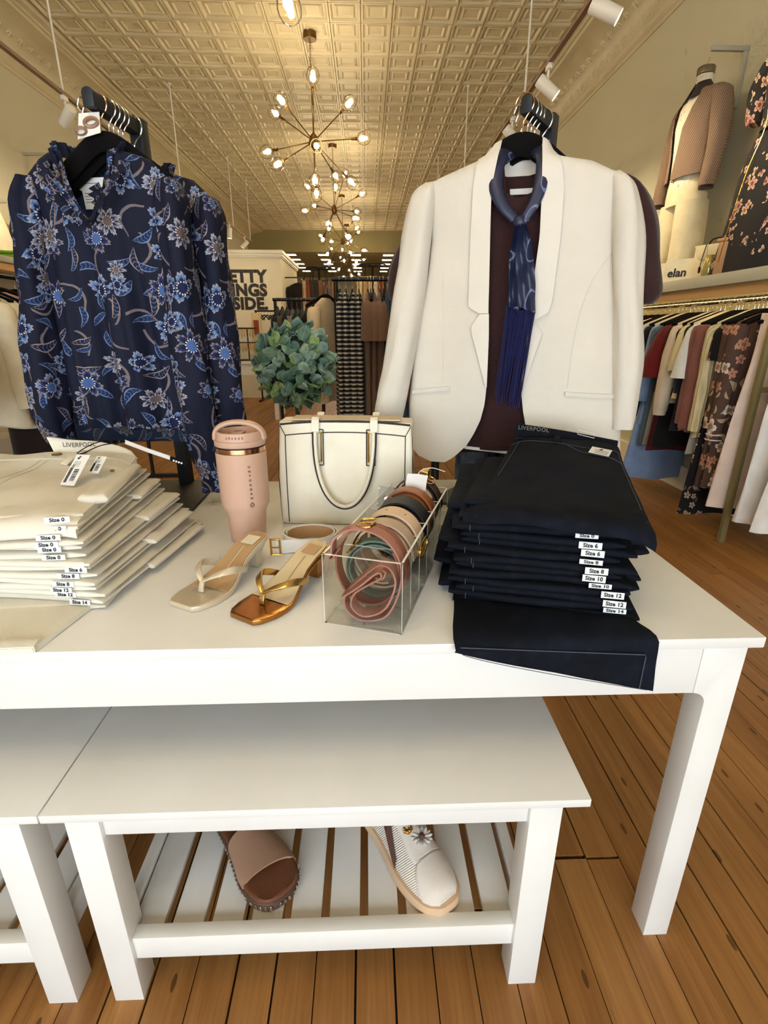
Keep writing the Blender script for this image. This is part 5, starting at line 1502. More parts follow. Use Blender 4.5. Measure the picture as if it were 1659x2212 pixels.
# black cord and long brand tag slipping off the white waistband
ht = thing('hang_tag', 'long cream hang tag on black cord leaning off the white jeans', 'hang tag', (-.505, 1.085, .925), R(0))
def strip(parent, a, b, w, m, name, th=.0016):
    a, b = Vector(a), Vector(b)
    return MB().strap([a, a.lerp(b, .5) + Vector((0, 0, -.001)), b], (.15, -.35, 1), w, th).build(name, m, parent, smooth=0)
strip(ht, (-.012, .002, .012), (.085, -.010, -.022), .010, M_LABEL, 'card')
strip(ht, (.083, -.0105, -.0215), (.118, -.015, -.033), .011, M_VELVET, 'black_end')
sq = MB()
for k in range(4): sq.box(.090 + k * .0055, .0935 + k * .0055, -.0165 - .0005 * k, -.0150 - .0005 * k, -.0275 - .0018 * k, -.0240 - .0018 * k)
sq.build('tag_print', M_LABEL, ht, smooth=0)
MB().tube(smooth_path([(-.010, .0, .014), (-.040, -.004, .018), (-.075, -.012, .010), (-.098, -.030, -.004), (-.085, -.034, -.004), (-.055, -.014, .008), (-.012, .001, .012)], 6), .0011, 6).build('cord', M_VELVET, ht)
ht2 = thing('hang_tag', 'long cream hang tag slipping down beside the dark jeans', 'hang tag', (.268, 1.10, .86), R(0))
MB().strap(smooth_path([(-.012, .045, -.130), (.02, .04, -.100), (.055, .03, -.055), (.098, .02, -.008)], 4), (.6, .8, .35), .014, .0016).build('card', M_LABEL, ht2, smooth=30)
MB().strap(smooth_path([(-.0105, .047, -.132), (.0215, .042, -.102), (.0565, .032, -.057), (.0995, .022, -.010)], 4), (.6, .8, .35), .013, .0012).build('card_back', M_VELVET, ht2, smooth=30)
MB().tube([(.092 + .008 * math.cos(a), .02, -.008 + .008 * math.sin(a)) for a in [2 * PI * k / 12 for k in range(12)]], .0012, 5, loop=True).build('cord', M_VELVET, ht2)

# ================================================================ right wall: shelf, rail, hanging clothes
M_SHELF = mat('grey_green_shelf', (176, 172, 152), .55)
M_WOOD = NT('honey_wood'); _p = M_WOOD.coord('World'); _x, _y, _z = M_WOOD.sep(_p)
_n = M_WOOD.noise(M_WOOD.comb(M_WOOD.math('MULTIPLY', _x, 30), M_WOOD.math('MULTIPLY', _y, 2), _z), 1, 4)
M_WOOD.fin(M_WOOD.mix(M_WOOD.ramp(_n, .3, .7), rgb(190, 142, 82), rgb(216, 172, 110)), .5, 0); M_WOOD = M_WOOD.m
M_OLIVE = mat('olive_metal', (138, 128, 88), .45, .3)
M_LED = emit('led_strip_glow', (255, 226, 156), 15)
sh = thing('wall_shelf', 'long grey green wall shelf with lit wooden underside along the right wall', 'shelf', (0, 0, 0))
MB().box(2.04, 2.4485, .6, 7.6, 1.410, 1.474).build('shelf_board', M_SHELF, sh, bevel=.002)
MB().box(2.0765, 2.092, .6, 7.6, 1.354, 1.4095).build('wood_valance', M_WOOD, sh, smooth=0)
MB().box(2.098, 2.112, .7, 7.5, 1.394, 1.4095).build('led_strip', M_LED, sh, smooth=0)
for y in (2.64, 5.0, 7.4):
    MB().box(2.045, 2.075, y, y + .030, 0, 1.4095).build('post', M_OLIVE, sh, bevel=.001)
    MB().box(2.0755, 2.4485, y + .002, y + .028, .855, .880).build('strut', M_OLIVE, sh, bevel=.001)
MB().box(2.095, 2.42, 4.46, 4.475, 1.325, 1.345).build('rail_bracket', M_CHROME, sh)
RZ_ = 1.335
rail = tag(MB().tube([(2.235, 1.0, RZ_), (2.235, 4.46, RZ_)], .0155, 14).build('clothes_rail', M_CHROME, None), 'polished chrome clothes rail under the right wall shelf', 'clothes rail')
RT = RZ_ + .0178

# one hanger mesh set shared by all rail hangers
_hk = MB().tube(smooth_path(hook_path(.0195, .045), 2), .0017, 5).mesh('hook', M_CHROME)
_z0 = -.0195 * 2 - .045
def _arch(m, hw=.20, drop=.07):
    return MB().tube(smooth_path([(-hw, 0, _z0 - drop), (-hw * .5, 0, _z0 - drop * .42), (0, 0, _z0 + .002), (hw * .5, 0, _z0 - drop * .42), (hw, 0, _z0 - drop)], 4), .0045, 6, flat=(1, 2.6), up=(0, 0, 1)).mesh('shoulder_bar', m)
_hb = _arch(M_VELVET); _hw = _arch(mat('cream_plastic_hanger', (226, 212, 180), .5))
def rail_hanger(label, loc, rz, white=False, group='hangers on the right rail'):
    k_ = (round(loc[0], 3), round(loc[1], 3))
    if k_ in RG:
        label = ('cream' if white else 'black') + ' hanger holding the ' + ' '.join(RG[k_].split()[:11])
    t = thing('clothes_hanger', label, 'hanger', loc, rz, group)
    link('hook', _hk, t); link('shoulder_bar', _hw if white else _hb, t)
    return t
def body_mb(hw_top, hw_hem, length, th, seed, z_top=-.098, sh_drop=.075, flare_th=1.4, n=30, folds=5, rows=16, strap=False):
    """hanging bodice/dress: elliptical rings from neck to hem with vertical folds"""
    rings = []
    sect = [(0, .055, .014), (.25, hw_top * .55, .018), (.6, hw_top * .86, .022), (1, hw_top, .026)]
    for t_, w, d in sect:
        z = z_top - sh_drop * t_
        rings.append((z, w, d))
    for i in range(1, rows + 1):
        q = i / rows; z = z_top - sh_drop - (length - sh_drop) * q
        rings.append((z, lerp(hw_top * .94, hw_hem, q ** 1.2), lerp(th, th * flare_th, q)))
    R_ = []
    for z, w, d in rings:
        g_ = min(1, max(0, (z_top - sh_drop - z) / .3)); rg = []
        for k in range(n):
            a = 2 * PI * k / n
            f = 1 + .28 * g_ * math.sin(a * folds + seed + 2.2 * fbm(z * 2, seed)) 
            rg.append((w * math.cos(a) * (1 + .02 * g_ * math.sin(a * folds * 2 + seed)), d * f * math.sin(a) * (1 if abs(math.sin(a)) > .3 else 1), z + .006 * g_ * math.sin(a * 3 + seed)))
        R_.append(rg)
    return MB().loft(R_)
RG = {}
def rail_garment(kind, label, cat, loc, rz, m, length=.62, hw=.2, hem=.21, th=.026, sleeve=None, sl_m=None, seed=1, group=None, sh_drop=.075, folds=5, cuff=None, flare=1.4):
    RG[(round(loc[0], 3), round(loc[1], 3))] = label
    t = thing(kind, label, cat, loc, rz, group)
    body_mb(hw, hem, length, th, seed, folds=folds, sh_drop=sh_drop, flare_th=flare).build('body', m, t, smooth=70)
    zt = -.098 - sh_drop
    if sleeve:
        ln, r0, r1, out = sleeve[:4]; mid = sleeve[4] if len(sleeve) > 4 else (r0 + r1) / 2
        for s in (-1, 1):
            limb('sleeve', sl_m or m, t, [(s * (hw - .024), 0, zt + .018, r0 * .55, r0 * .6), (s * (hw - .004), 0, zt - .02, r0, r0 * .95), (s * (hw + out * .5), -.004, zt - ln * .45, mid, mid), (s * (hw + out * .9), -.006, zt - ln * .85, (mid + r1) / 2, (mid + r1) / 2), (s * (hw + out), -.006, zt - ln, r1, r1)], n=14, wr=.006, seed=seed + s, sub=3)
            if cuff:
                for dz in cuff: MB().tube([(s * (hw + out) + (r1 + .002) * math.cos(a), -.006 + (r1 + .002) * math.sin(a), zt - ln + dz) for a in [2 * PI * k / 14 for k in range(14)]], .0035, 6, loop=True).build('cuff_stripe', M_LABEL, t)
    return t
BRN = [('leaf', 14, .42, 0, [(176, 156, 120), (198, 184, 150), (120, 100, 80)], .6), ('flower', 12, .44, 5, [(188, 130, 104), (210, 158, 130), (150, 96, 70), (170, 112, 90), (226, 204, 180)], .5), ('flower', 9, .40, 4, [(214, 204, 192), (230, 222, 212), (150, 110, 90), (190, 170, 158), (120, 80, 60)], .28)]
BKF = [('flower', 16, .36, 5, [(178, 146, 116), (214, 194, 168), (120, 70, 60), (120, 90, 76), (226, 206, 180)], .45), ('leaf', 16, .34, 0, [(96, 78, 60), (140, 118, 92), (70, 56, 44)], .4)]
M_BRNF = floral('brown_floral_print', (84, 62, 54), BRN, .85, 'dz')
M_BKF = floral('black_floral_print', (20, 17, 20), BKF, .85, 'dz')
M_RIB = NT('cream_rib_knit'); _p = M_RIB.coord('Object'); _x, _y, _z = M_RIB.sep(_p)
_w = M_RIB.math('SINE', M_RIB.math('MULTIPLY', M_RIB.math('ADD', _x, _y), 420))
M_RIB.fin(M_RIB.mix(M_RIB.ramp(_w, -1, 1), rgb(196, 180, 138), rgb(226, 212, 172)), .9, 0); M_RIB.bump(_w, .6, .004); M_RIB = M_RIB.m
FB = lambda n, c: fabric(n, c, .1, .88, 1200, .2)
XG = 2.235
G = 'clothes on the right wall rail'
# nearest to farthest along the rail
def pair_trousers(label, y, m, length, x=XG, rz=0, w=.17, seed=1, cat='trousers'):
    RG[(round(x, 3), round(y, 3))] = label
    t = thing('trousers', label, cat, (x, y, RT), rz, G)
    MB().box(-w, w, -.010, .010, -.14, -.105).build('waistband', m, t, bevel=.004)
    for s in (-1, 1):
        limb('leg', m, t, [(s * w * .5, 0, -.135, w * .5, .016), (s * w * .52, 0, -.35, w * .52, .024), (s * w * .58, 0, -.8, w * .62, .032), (s * w * .62, 0, -length, w * .72, .044)], wr=.02, seed=seed + s, n=26, wf=2)
    return t
M_BLUSHP2 = FB('blush_twill', (226, 204, 190)); M_WHITEP = FB('white_linen', (232, 228, 224))
pair_trousers('wide white trousers hanging right of the olive post', 2.50, M_WHITEP, 1.17, seed=4, w=.19)
pair_trousers('second white trousers nearest the camera at the right edge', 2.36, M_WHITEP, 1.17, seed=6, w=.19)
pair_trousers('blush trousers hanging just left of the olive post', 2.735, M_BLUSHP2, 1.16, seed=9, w=.18)
rail_garment('dress', 'brown floral long sleeve dress with two white cuff stripes', 'dress', (XG, 2.86, RT), 0, M_BRNF, .98, .20, .22, .030, (.62, .046, .040, .012), seed=2, group=G, cuff=(.035, .005))
rail_garment('dress', 'second brown floral dress tucked behind the striped cuff one', 'dress', (XG, 2.925, RT), 0, M_BRNF, 1.0, .195, .22, .028, (.56, .042, .036, .006), seed=5, group=G)
rail_garment('dress', 'long black dress with small blossoms reaching almost to the floor', 'dress', (XG, 2.985, RT), 0, M_BKF, 1.19, .195, .25, .030, (.18, .045, .04, .02), seed=7, group=G)
rail_garment('sweater', 'cream ribbed long sweater with straight sleeves', 'sweater', (XG, 3.05, RT), 0, M_RIB, .72, .20, .215, .034, (.60, .048, .042, .005), seed=3, group=G)
rail_garment('top', 'pale grey slip top hem showing under the cream ribbed sweater', 'top', (XG, 3.10, RT), 0, FB('pale_grey_slip', (176, 174, 166)), .83, .16, .20, .022, seed=8, group=G)
rail_garment('sweater', 'rose brown sweater next to the cream ribbed sweater', 'sweater', (XG, 3.15, RT), 0, FB('rose_brown_knit', (134, 84, 76)), .70, .20, .21, .032, (.60, .046, .040, .008), seed=12, group=G)
rail_garment('sweater', 'second rose brown sweater next to the white bell sleeve blouse', 'sweater', (XG, 3.205, RT), 0, FB('rose_brown_knit', (134, 84, 76)), .70, .20, .21, .030, (.58, .044, .038, .004), seed=15, group=G)
rail_garment('blouse', 'white eyelet blouse with wide bell sleeve ends', 'blouse', (XG, 3.26, RT), 0, FB('white_eyelet', (228, 226, 222)), .55, .20, .21, .028, (.30, .040, .062, .03), seed=18, group=G)
rail_garment('top', 'dark navy long cardigan below the white blouse', 'cardigan', (XG, 3.305, RT), 0, FB('dark_navy_knit', (30, 32, 42)), .72, .19, .21, .030, (.40, .04, .04, .0), seed=21, group=G)
rail_garment('blouse', 'pale yellow blouse with short gathered sleeves', 'blouse', (XG, 3.345, RT), 0, FB('pale_yellow_voile', (218, 202, 158)), .52, .20, .21, .026, (.26, .040, .044, .03), seed=23, group=G)
rail_garment('blouse', 'black blossom print top peeking between lace and yellow blouses', 'blouse', (XG, 3.385, RT), 0, M_BKF, .50, .185, .2, .024, (.14, .04, .04, .01), seed=25, group=G)
rail_garment('blouse', 'beige lace blouse with puffed balloon sleeves', 'blouse', (XG, 3.43, RT), 0, FB('beige_lace', (208, 192, 168)), .56, .20, .21, .028, (.56, .048, .038, .03, .058), seed=28, group=G)
rail_garment('dress', 'black midi dress between the lace blouse and burgundy garments', 'dress', (XG, 3.475, RT), 0, FB('rail_black', (20, 18, 20)), .86, .18, .22, .028, seed=31, group=G)
rail_garment('dress', 'burgundy midi dress hanging under the burgundy cape blouse', 'dress', (XG, 3.52, RT), 0, FB('burgundy_crepe', (74, 20, 20)), .90, .19, .22, .030, (.4, .04, .04, .0), seed=33, group=G)
rail_garment('blouse', 'burgundy blouse with flared cape sleeves', 'blouse', (XG, 3.57, RT), 0, FB('burgundy_satin', (98, 20, 20)), .5, .20, .21, .030, (.32, .045, .085, .05, .07), seed=36, group=G)
rail_garment('top', 'grey marl long tank hanging left of the burgundy dress', 'top', (XG, 3.615, RT), 0, FB('grey_marl', (150, 146, 136)), .88, .17, .2, .024, seed=39, group=G)
rail_garment('shirt', 'washed denim shirt with pale buttons', 'shirt', (XG, 3.66, RT), 0, FB('washed_denim', (74, 90, 104)), .90, .20, .21, .028, (.3, .046, .042, .01), seed=41, group=G)
rail_garment('shirt', 'sky blue shirt with rolled sleeves', 'shirt', (XG, 3.71, RT), 0, FB('sky_blue_poplin', (120, 148, 190)), .74, .19, .21, .026, (.50, .044, .046, .02), seed=44, group=G)
rail_garment('skirt', 'long light blue skirt falling lowest below the other clothes', 'skirt', (XG, 3.755, RT), 0, FB('light_blue_chambray', (128, 150, 188)), 1.17, .15, .26, .034, seed=47, group=G)
rail_garment('sweater', 'black knit sweater left of the sky blue shirt', 'sweater', (XG, 3.80, RT), 0, FB('rail_black', (20, 18, 20)), .70, .19, .21, .028, (.55, .044, .04, .01), seed=50, group=G)
rail_garment('shirt', 'pale grey blue shirt beside the black knit sweater', 'shirt', (XG, 3.85, RT), 0, FB('pale_grey_blue', (158, 166, 186)), .62, .2, .21, .026, (.56, .044, .04, .016), seed=53, group=G)
rail_garment('sweater', 'farthest cream knit sweater next to the blazer edge', 'sweater', (XG, 3.91, RT), 0, FB('far_cream_knit', (214, 198, 158)), .60, .2, .21, .028, (.52, .046, .04, .01), seed=56, group=G)
for i, (c, n) in enumerate((((40, 36, 40), 'charcoal'), ((196, 182, 150), 'sand'), ((24, 22, 24), 'black'), ((120, 128, 140), 'slate'))):
    rail_garment('sweater', '%s sweater on the hidden far stretch of the right rail' % n, 'sweater', (XG, 3.97 + .09 * i, RT), 0, FB('far_' + n, c), .62, .2, .21, .03, (.5, .044, .04, .01), seed=60 + i, group=G)
yy = 2.36; i = 0; wl = {3.05: 1, 3.26: 1, 3.43: 1, 3.71: 1, 3.85: 1, 3.345: 1}
hy = [2.36, 2.43, 2.50, 2.735, 2.80, 2.86, 2.925, 2.955, 2.985, 3.02, 3.05, 3.10, 3.15, 3.18, 3.205, 3.26, 3.305, 3.345, 3.385, 3.43, 3.475, 3.52, 3.57, 3.615, 3.66, 3.71, 3.755, 3.80, 3.85, 3.91, 3.97, 4.06, 4.15, 4.24]
for y in hy:
    white = y in wl
    rail_hanger('cream plastic hanger among the black ones on the right rail' if white else 'slim black velvet hanger with chrome hook on the right rail', (XG, y, RT), R(0 + 3 * math.sin(y * 40)), white)

# ---------------------------------------------------------------- displays above the shelf
ZS = 1.4745
def shell_arc(name, m, parent, rings, a0, a1, thick=.004, n=26, seed=0, wr=.006):
    """open garment panel around a torso: rings (z,cx,cy,rx,ry), angles in degrees (270 = front, -Y)"""
    rows = []
    for z, cx, cy, rx, ry in rings:
        aa0 = a0(z) if callable(a0) else a0; aa1 = a1(z) if callable(a1) else a1
        rows.append([(cx + (rx + wr * fbm(k * .5, z * 6, seed)) * math.cos(R(lerp(aa0, aa1, k / n))), cy + (ry + wr * fbm(k * .5, z * 6, seed + 3)) * math.sin(R(lerp(aa0, aa1, k / n))), z) for k in range(n + 1)])
    return MB().sheet(rows, lambda p: Vector((-p.x, -p.y, 0)).normalized() * thick).build(name, m, parent, smooth=70)
g_ = NT('taupe_tweed'); _p = g_.coord('Object'); _x, _y, _z = g_.sep(_p)
_c = g_.math('MULTIPLY', g_.math('SINE', g_.math('MULTIPLY', g_.math('ADD', _x, _y), 420)), g_.math('SINE', g_.math('MULTIPLY', _z, 420)))
g_.fin(g_.mix(g_.ramp(_c, -.3, .5), rgb(108, 84, 68), rgb(168, 140, 116)), .9, 0); g_.bump(_c, .4, .004)
M_TWEED = g_.m
M_IVORY = FB('ivory_shirt', (226, 216, 190)); M_CREAMP = FB('cream_twill', (226, 212, 176))
M_DKCOL = FB('dark_brown_corduroy', (44, 26, 22))
M_SILVER = mat('brushed_steel', (150, 140, 126), .3, 1)
fm = thing('torso_form', 'hanging cream torso form with steel neck cap inside the tweed jacket', 'mannequin', (2.235, 3.965, ZS), R(-90))
limb('torso', M_IVORY, fm, [(0, 0, .66, .13, .085), (0, 0, .78, .135, .09), (0, 0, .95, .16, .10), (0, 0, 1.06, .19, .10), (0, 0, 1.13, .17, .08), (0, 0, 1.165, .09, .06), (0, -.005, 1.19, .052, .05), (0, -.012, 1.245, .050, .05)], wr=.004, n=24)
MB().lathe([(0, 1.246), (.050, 1.246), (.053, 1.250), (.053, 1.285), (.050, 1.290), (0, 1.290)], 24, (0, -.012, 0)).build('neck_cap', M_SILVER, fm)
MB().tube([(0, -.012, 1.29), (0, .0, 1.345)], .0012, 5).build('hanging_wire', M_SILVER, fm)
br = thing('wall_bracket', 'grey square wall bracket carrying the torso form', 'wall bracket', (2.449, 3.93, 2.835), R(-90))
MB().box(-.012, .012, -.235, -.0005, -.0, .026).box(-.012, .012, -.024, -.0005, -.30, -.0005).build('bracket_arm', M_SHELF, br, bevel=.001)
sp = thing('shirt', 'ivory speckled shirt under the tweed jacket on the torso form', 'shirt', (2.235, 3.965, ZS), R(-90))
M_SPECK = floral('speckled_ivory', (228, 220, 198), [('leaf', 30, .25, 0, [(120, 96, 76), (120, 96, 76), (90, 70, 56)], .3)], .85, 'sz')
shell_arc('front_panel', M_SPECK, sp, [(z, 0, 0, rx, ry) for z, rx, ry in ((.60, .155, .105), (.70, .155, .105), (.85, .165, .112), (.98, .175, .117), (1.08, .150, .107), (1.14, .085, .074))], 215, 325, seed=2)
jk = thing('jacket', 'taupe tweed jacket with dark corduroy collar on the torso form', 'jacket', (2.235, 3.965, ZS), R(-90))
JR_ = [(.66, .215, .125), (.72, .210, .125), (.82, .200, .125), (.95, .215, .13), (1.05, .225, .125), (1.11, .205, .105), (1.145, .150, .085), (1.17, .085, .068)]
shell_arc('front_panel', M_TWEED, jk, [(z, 0, 0, rx, ry) for z, rx, ry in JR_], 172, lambda z: pl([(.66, 252), (.95, 244), (1.17, 226)], z), seed=5)
shell_arc('front_panel', M_TWEED, jk, [(z, 0, 0, rx, ry) for z, rx, ry in JR_], lambda z: pl([(.66, 266), (.95, 280), (1.17, 310)], z), 368, seed=6)
shell_arc('back_panel', M_TWEED, jk, [(z, 0, 0, rx, ry) for z, rx, ry in JR_], 8, 172, seed=8)
for s in (-1, 1):
    limb('sleeve', M_TWEED, jk, [(s * .165, .0, 1.140, .03, .045), (s * .208, .0, 1.095, .052, .062), (s * .245, -.004, .98, .056, .062), (s * .270, -.012, .82, .052, .056), (s * .280, -.03, .66, .048, .05), (s * .282, -.04, .565, .044, .046)], wr=.008, seed=3 + s, n=20)
    limb('cuff', M_DKCOL, jk, [(s * .282, -.04, .566, .042, .044), (s * .283, -.041, .548, .042, .044)], wr=0, n=16)
    rows = []
    for i in range(7):
        a = R(lerp(262, 188, i / 6)) if s < 0 else R(lerp(278, 352, i / 6))
        rows.append([(math.cos(a) * lerp(.068, .150, k / 4), math.sin(a) * lerp(.060, .108, k / 4), 1.205 - .075 * k / 4 - .02 * (1 - i / 6) * k / 4) for k in range(5)])
    MB().sheet(rows, (0, .003, -.003)).build('collar', M_DKCOL, jk, smooth=60)
tr_ = thing('trousers', 'wide cream trousers on the torso form standing on the shelf', 'trousers', (2.235, 3.965, ZS), R(-90))
limb('hip', M_CREAMP, tr_, [(0, 0, .70, .14, .09), (0, 0, .62, .165, .105), (0, 0, .50, .175, .11)], wr=.006, n=24)
for s in (-1, 1):
    limb('leg', M_CREAMP, tr_, [(s * .085, 0, .52, .092, .10), (s * .105, -.005, .40, .096, .10), (s * .125, -.01, .2, .100, .10), (s * .135, -.015, .002, .105, .105)], wr=.012, seed=s + 4, n=22, wf=4)
MB().ell((.0, -.115, .655), .009, 8, 6).build('button', M_GOLD, tr_)

bd = thing('dress', 'black blossom print gown with gold chain line displayed above the shelf', 'dress', (2.235, 3.13, ZS), R(-90))
PKF = [('flower', 13, .42, 5, [(196, 148, 130), (222, 186, 164), (120, 60, 60), (150, 96, 88), (232, 206, 180)], .50), ('flower', 16, .40, 4, [(206, 172, 140), (226, 200, 172), (130, 70, 60), (160, 120, 100), (230, 210, 190)], .45)]
g_ = NT('black_blossom_clusters'); x, y, z = g_.sep(g_.coord('Object')); P_ = g_.comb(g_.math('ADD', x, y), z, 0)
cc = rgb(22, 18, 20)
for i_, (kd, sc_, sz_, pt_, cs_, dn_) in enumerate(PKF):
    cc2 = print_layer(g_, P_, rgb(22, 18, 20), sc_, kd, sz_, pt_, [rgb(*q) for q in cs_], i_ * 2 + 1, .9)
    msk = g_.math('GREATER_THAN', g_.noise(g_.comb(g_.math('ADD', x, y), 0, z), 5.0 + 1.5 * i_, 2), .525)
    cc = g_.mix(msk, cc, cc2)
g_.fin(cc, .85, 0); M_GOWN = g_.m
limb('bodice', M_GOWN, bd, [(0, 0, 1.10, .05, .05), (0, 0, 1.06, .16, .09), (0, 0, .98, .165, .11), (0, 0, .82, .14, .10), (0, 0, .70, .135, .10)], wr=.006, n=26)
limb('skirt', M_GOWN, bd, [(0, 0, .70, .135, .10), (0, 0, .58, .18, .125), (0, 0, .35, .24, .15), (0, 0, .10, .30, .17), (0, 0, .004, .325, .175)], wr=.03, n=40, seed=6, wf=2)
for s in (-1, 1): limb('sleeve', M_GOWN, bd, [(s * .14, 0, 1.08, .04, .05), (s * .195, 0, 1.04, .062, .062), (s * .235, 0, .95, .070, .068), (s * .245, 0, .84, .062, .06), (s * .24, 0, .79, .05, .048)], wr=.010, seed=s, n=20)
limb('neck_form', M_IVORY, bd, [(0, -.01, 1.09, .075, .065), (0, -.012, 1.14, .05, .05), (0, -.014, 1.20, .048, .048)], wr=0, n=18)
MB().prism([(-.045, 1.13), (.045, 1.13), (0, .98)], -.1165, -.1125, 'y').build('bib', M_IVORY, bd)
MB().tube(smooth_path([(.0, -.118, .99), (-.01, -.114, .85), (.0, -.108, .70), (-.01, -.152, .50), (-.02, -.178, .28), (-.035, -.195, .06)], 5), .003, 6).build('gold_chain', M_GOLD, bd)  # necklace-like bag chain, added as a trim tube on the gown

# handbags, sign cards and glass on the shelf
b1 = thing('handbag', 'cream envelope bag with dark tassel cord on the wall shelf', 'handbag', (2.235, 3.50, ZS), R(-62))
MB().prism([(-.13, .0), (.13, 0), (.125, .20), (-.125, .20)], -.03, .03, 'y').build('body', M_CREAMP, b1, bevel=.008)
MB().prism([(-.126, .205), (.126, .205), (.10, .13), (0, .095), (-.10, .13)], -.036, -.031, 'y').build('flap', M_CREAMP, b1, bevel=.002)
MB().tube(smooth_path([(-.05, -.04, .205), (-.055, -.045, .16), (-.06, -.048, .11), (-.062, -.05, .075)], 4), .0025, 6).lathe([(0, 0), (.006, .0), (.008, .03), (.003, .038), (0, .038)], 8, (-.062, -.05, .04)).build('tassel', M_DKCOL, b1)
MB().tube(smooth_path([(-.06, 0, .20), (-.04, 0, .235), (.02, 0, .24), (.09, 0, .225), (.12, 0, .20)], 5), .005, 8).build('handle', M_DKCOL, b1)
b2 = thing('handbag', 'tan leather bag with gold knob in front of the blossom gown', 'handbag', (2.125, 3.13, ZS), R(-66))
MB().prism([(-.105, .0), (.105, 0), (.095, .17), (-.095, .17)], -.045, .045, 'y').build('body', mat('tan_leather_bag', (178, 136, 98), .5, var=.05), b2, bevel=.008)
MB().box(-.115, .115, -.04, .04, .171, .190).build('top_frame', mat('tan_leather_bag', (178, 136, 98), .5), b2, bevel=.005)
MB().ell((-.005, -.049, .145), .014, 12, 8).build('gold_knob', M_GOLD, b2)
vs_ = thing('glass_jar', 'small gold tinted glass jar leaning on the shelf edge', 'glass jar', (2.115, 3.36, ZS + .002), R(20))
MB().lathe([(0, 0), (.032, 0), (.036, .01), (.036, .085), (.03, .10), (.028, .12), (.0, .12)], 18).build('jar', mat('gold_glass', (176, 160, 92), .08, .3), vs_)
for lab, y, txt, nm in (('small white sign card lettered elan on the wall shelf', 3.70, 'elan', 1), ('white sign card mostly hidden by the maroon sleeve', 3.93, 'n', 2)):
    sg = thing('sign_card', lab, 'sign', (2.125, y, ZS), R(-52))
    MB().box(-.10, .10, 0, .004, 0, .145).xf(Matrix.Rotation(R(-8), 4, 'X')).build('card', M_IVORY, sg, smooth=0)
    q = text_mb(txt, .075, .0006, .002); q.xf(Matrix.Rotation(R(-8), 4, 'X') @ Matrix.Translation((-.012 if nm == 1 else .075, -.0012, .058)) @ Matrix.Rotation(R(90), 4, 'X')); q.build('lettering', M_TXTB, sg, smooth=0)
    MB().box(-.04, .04, .004, .05, 0, .004).build('easel_foot', M_IVORY, sg, smooth=0)

# ================================================================ middle of the shop
M_BLKM = mat('black_rack_metal', (28, 27, 28), .4, .5)
def rack(label, x0, x1, y, zt, legs, r=.014, mt=None, foot=.22):
    t = thing('clothes_rack', label, 'clothes rack', (0, 0, 0))
    MB().tube([(x0, y, zt), (x1, y, zt)], r, 12).build('rail', mt or M_BLKM, t)
    for lx in legs:
        MB().tube([(lx, y, .03), (lx, y, zt - r * .9)], r, 12).build('upright', mt or M_BLKM, t)
        MB().box(lx - .02, lx + .02, y - foot, y + foot, 0, .03).build('foot', mt or M_BLKM, t, bevel=.003)
    return t
rack('black floor rack holding striped dresses and taupe tees', -.215, .92, 3.6, 1.478, (-.19, .90))
g_ = NT('black_white_stripes'); _x, _y, _z = g_.sep(g_.coord('Object'))
_s = g_.math('GREATER_THAN', g_.math('SINE', g_.math('MULTIPLY', _z, 224)), .35)
g_.fin(g_.mix(_s, rgb(24, 24, 30), rgb(196, 190, 182)), .85, 0); M_STRIPE = g_.m
ZA2 = 1.478 + .0165
GA = 'garments on the striped dress rack'
HG = 'hangers on the striped dress rack'
rail_garment('jacket', 'cream jacket hanging at the left end of the striped dress rack', 'jacket', (-.255, 3.575, ZA2 - .035), R(66), FB('warm_cream_jacket', (214, 190, 156)), .66, .17, .18, .03, (.55, .045, .04, .005), seed=70, group=GA)
for i, (x, lab, ln) in enumerate(((-.165, 'leftmost', 1.10), (-.125, 'second', 1.16), (-.082, 'third', 1.16), (-.040, 'rightmost', 1.12))):
    rail_garment('dress', '%s black and white striped dress on the centre rack' % lab, 'dress', (x, 3.6, ZA2), R(90), M_STRIPE, ln, .15, .22, .028, seed=72 + i, group=GA, folds=4)
M_TAU = FB('taupe_jersey', (110, 84, 68))
for i, (x, lab) in enumerate(((.018, 'leftmost'), (.056, 'middle'), (.096, 'rightmost'))):
    rail_garment('tee', '%s taupe tee beside the striped dresses' % lab, 'tee', (x, 3.6, ZA2), R(90), M_TAU, .92, .19, .19, .026, (.22, .045, .055, .03), seed=80 + i, group=GA)
M_SLIP = FB('slate_blue_slip', (62, 80, 104))
for i, (x, lab) in enumerate(((.148, 'leftmost'), (.186, 'second'), (.226, 'third'), (.264, 'fourth'))):
    rail_garment('slip_dress', '%s slate blue slip dress right of the taupe tees' % lab, 'dress', (x, 3.6, ZA2), R(90), M_SLIP, .86, .12, .2, .028, seed=86 + i, group=GA, sh_drop=.16)
rail_garment('top', 'rust knit top at the right end of the striped dress rack', 'top', (.305, 3.6, ZA2), R(90), FB('rust_knit', (104, 56, 42)), .7, .19, .2, .028, (.4, .04, .04, .0), seed=95, group=GA)
for i in range(6):
    rail_garment('dress', '%s black dress along the rack stretch hidden behind the blazer' % ('first', 'second', 'third', 'fourth', 'fifth', 'sixth')[i], 'dress', (.36 + .085 * i, 3.6, ZA2), R(90), FB('rail_black', (20, 18, 20)), .95, .17, .2, .03, seed=97 + i, group='black dresses behind the blazer')
for x in [-.255, -.165, -.125, -.082, -.040, .018, .037, .056, .096, .12, .148, .186, .206, .226, .264, .285, .305] + [.36 + .085 * i for i in range(6)]:
    rail_hanger('black hanger with chrome hook on the striped dress rack', (x, 3.6 if x > -.2 else 3.575, ZA2 if x > -.2 else ZA2 - .035), R(90 if x > -.2 else 52) + R(4 * math.sin(x * 90)), False, HG)

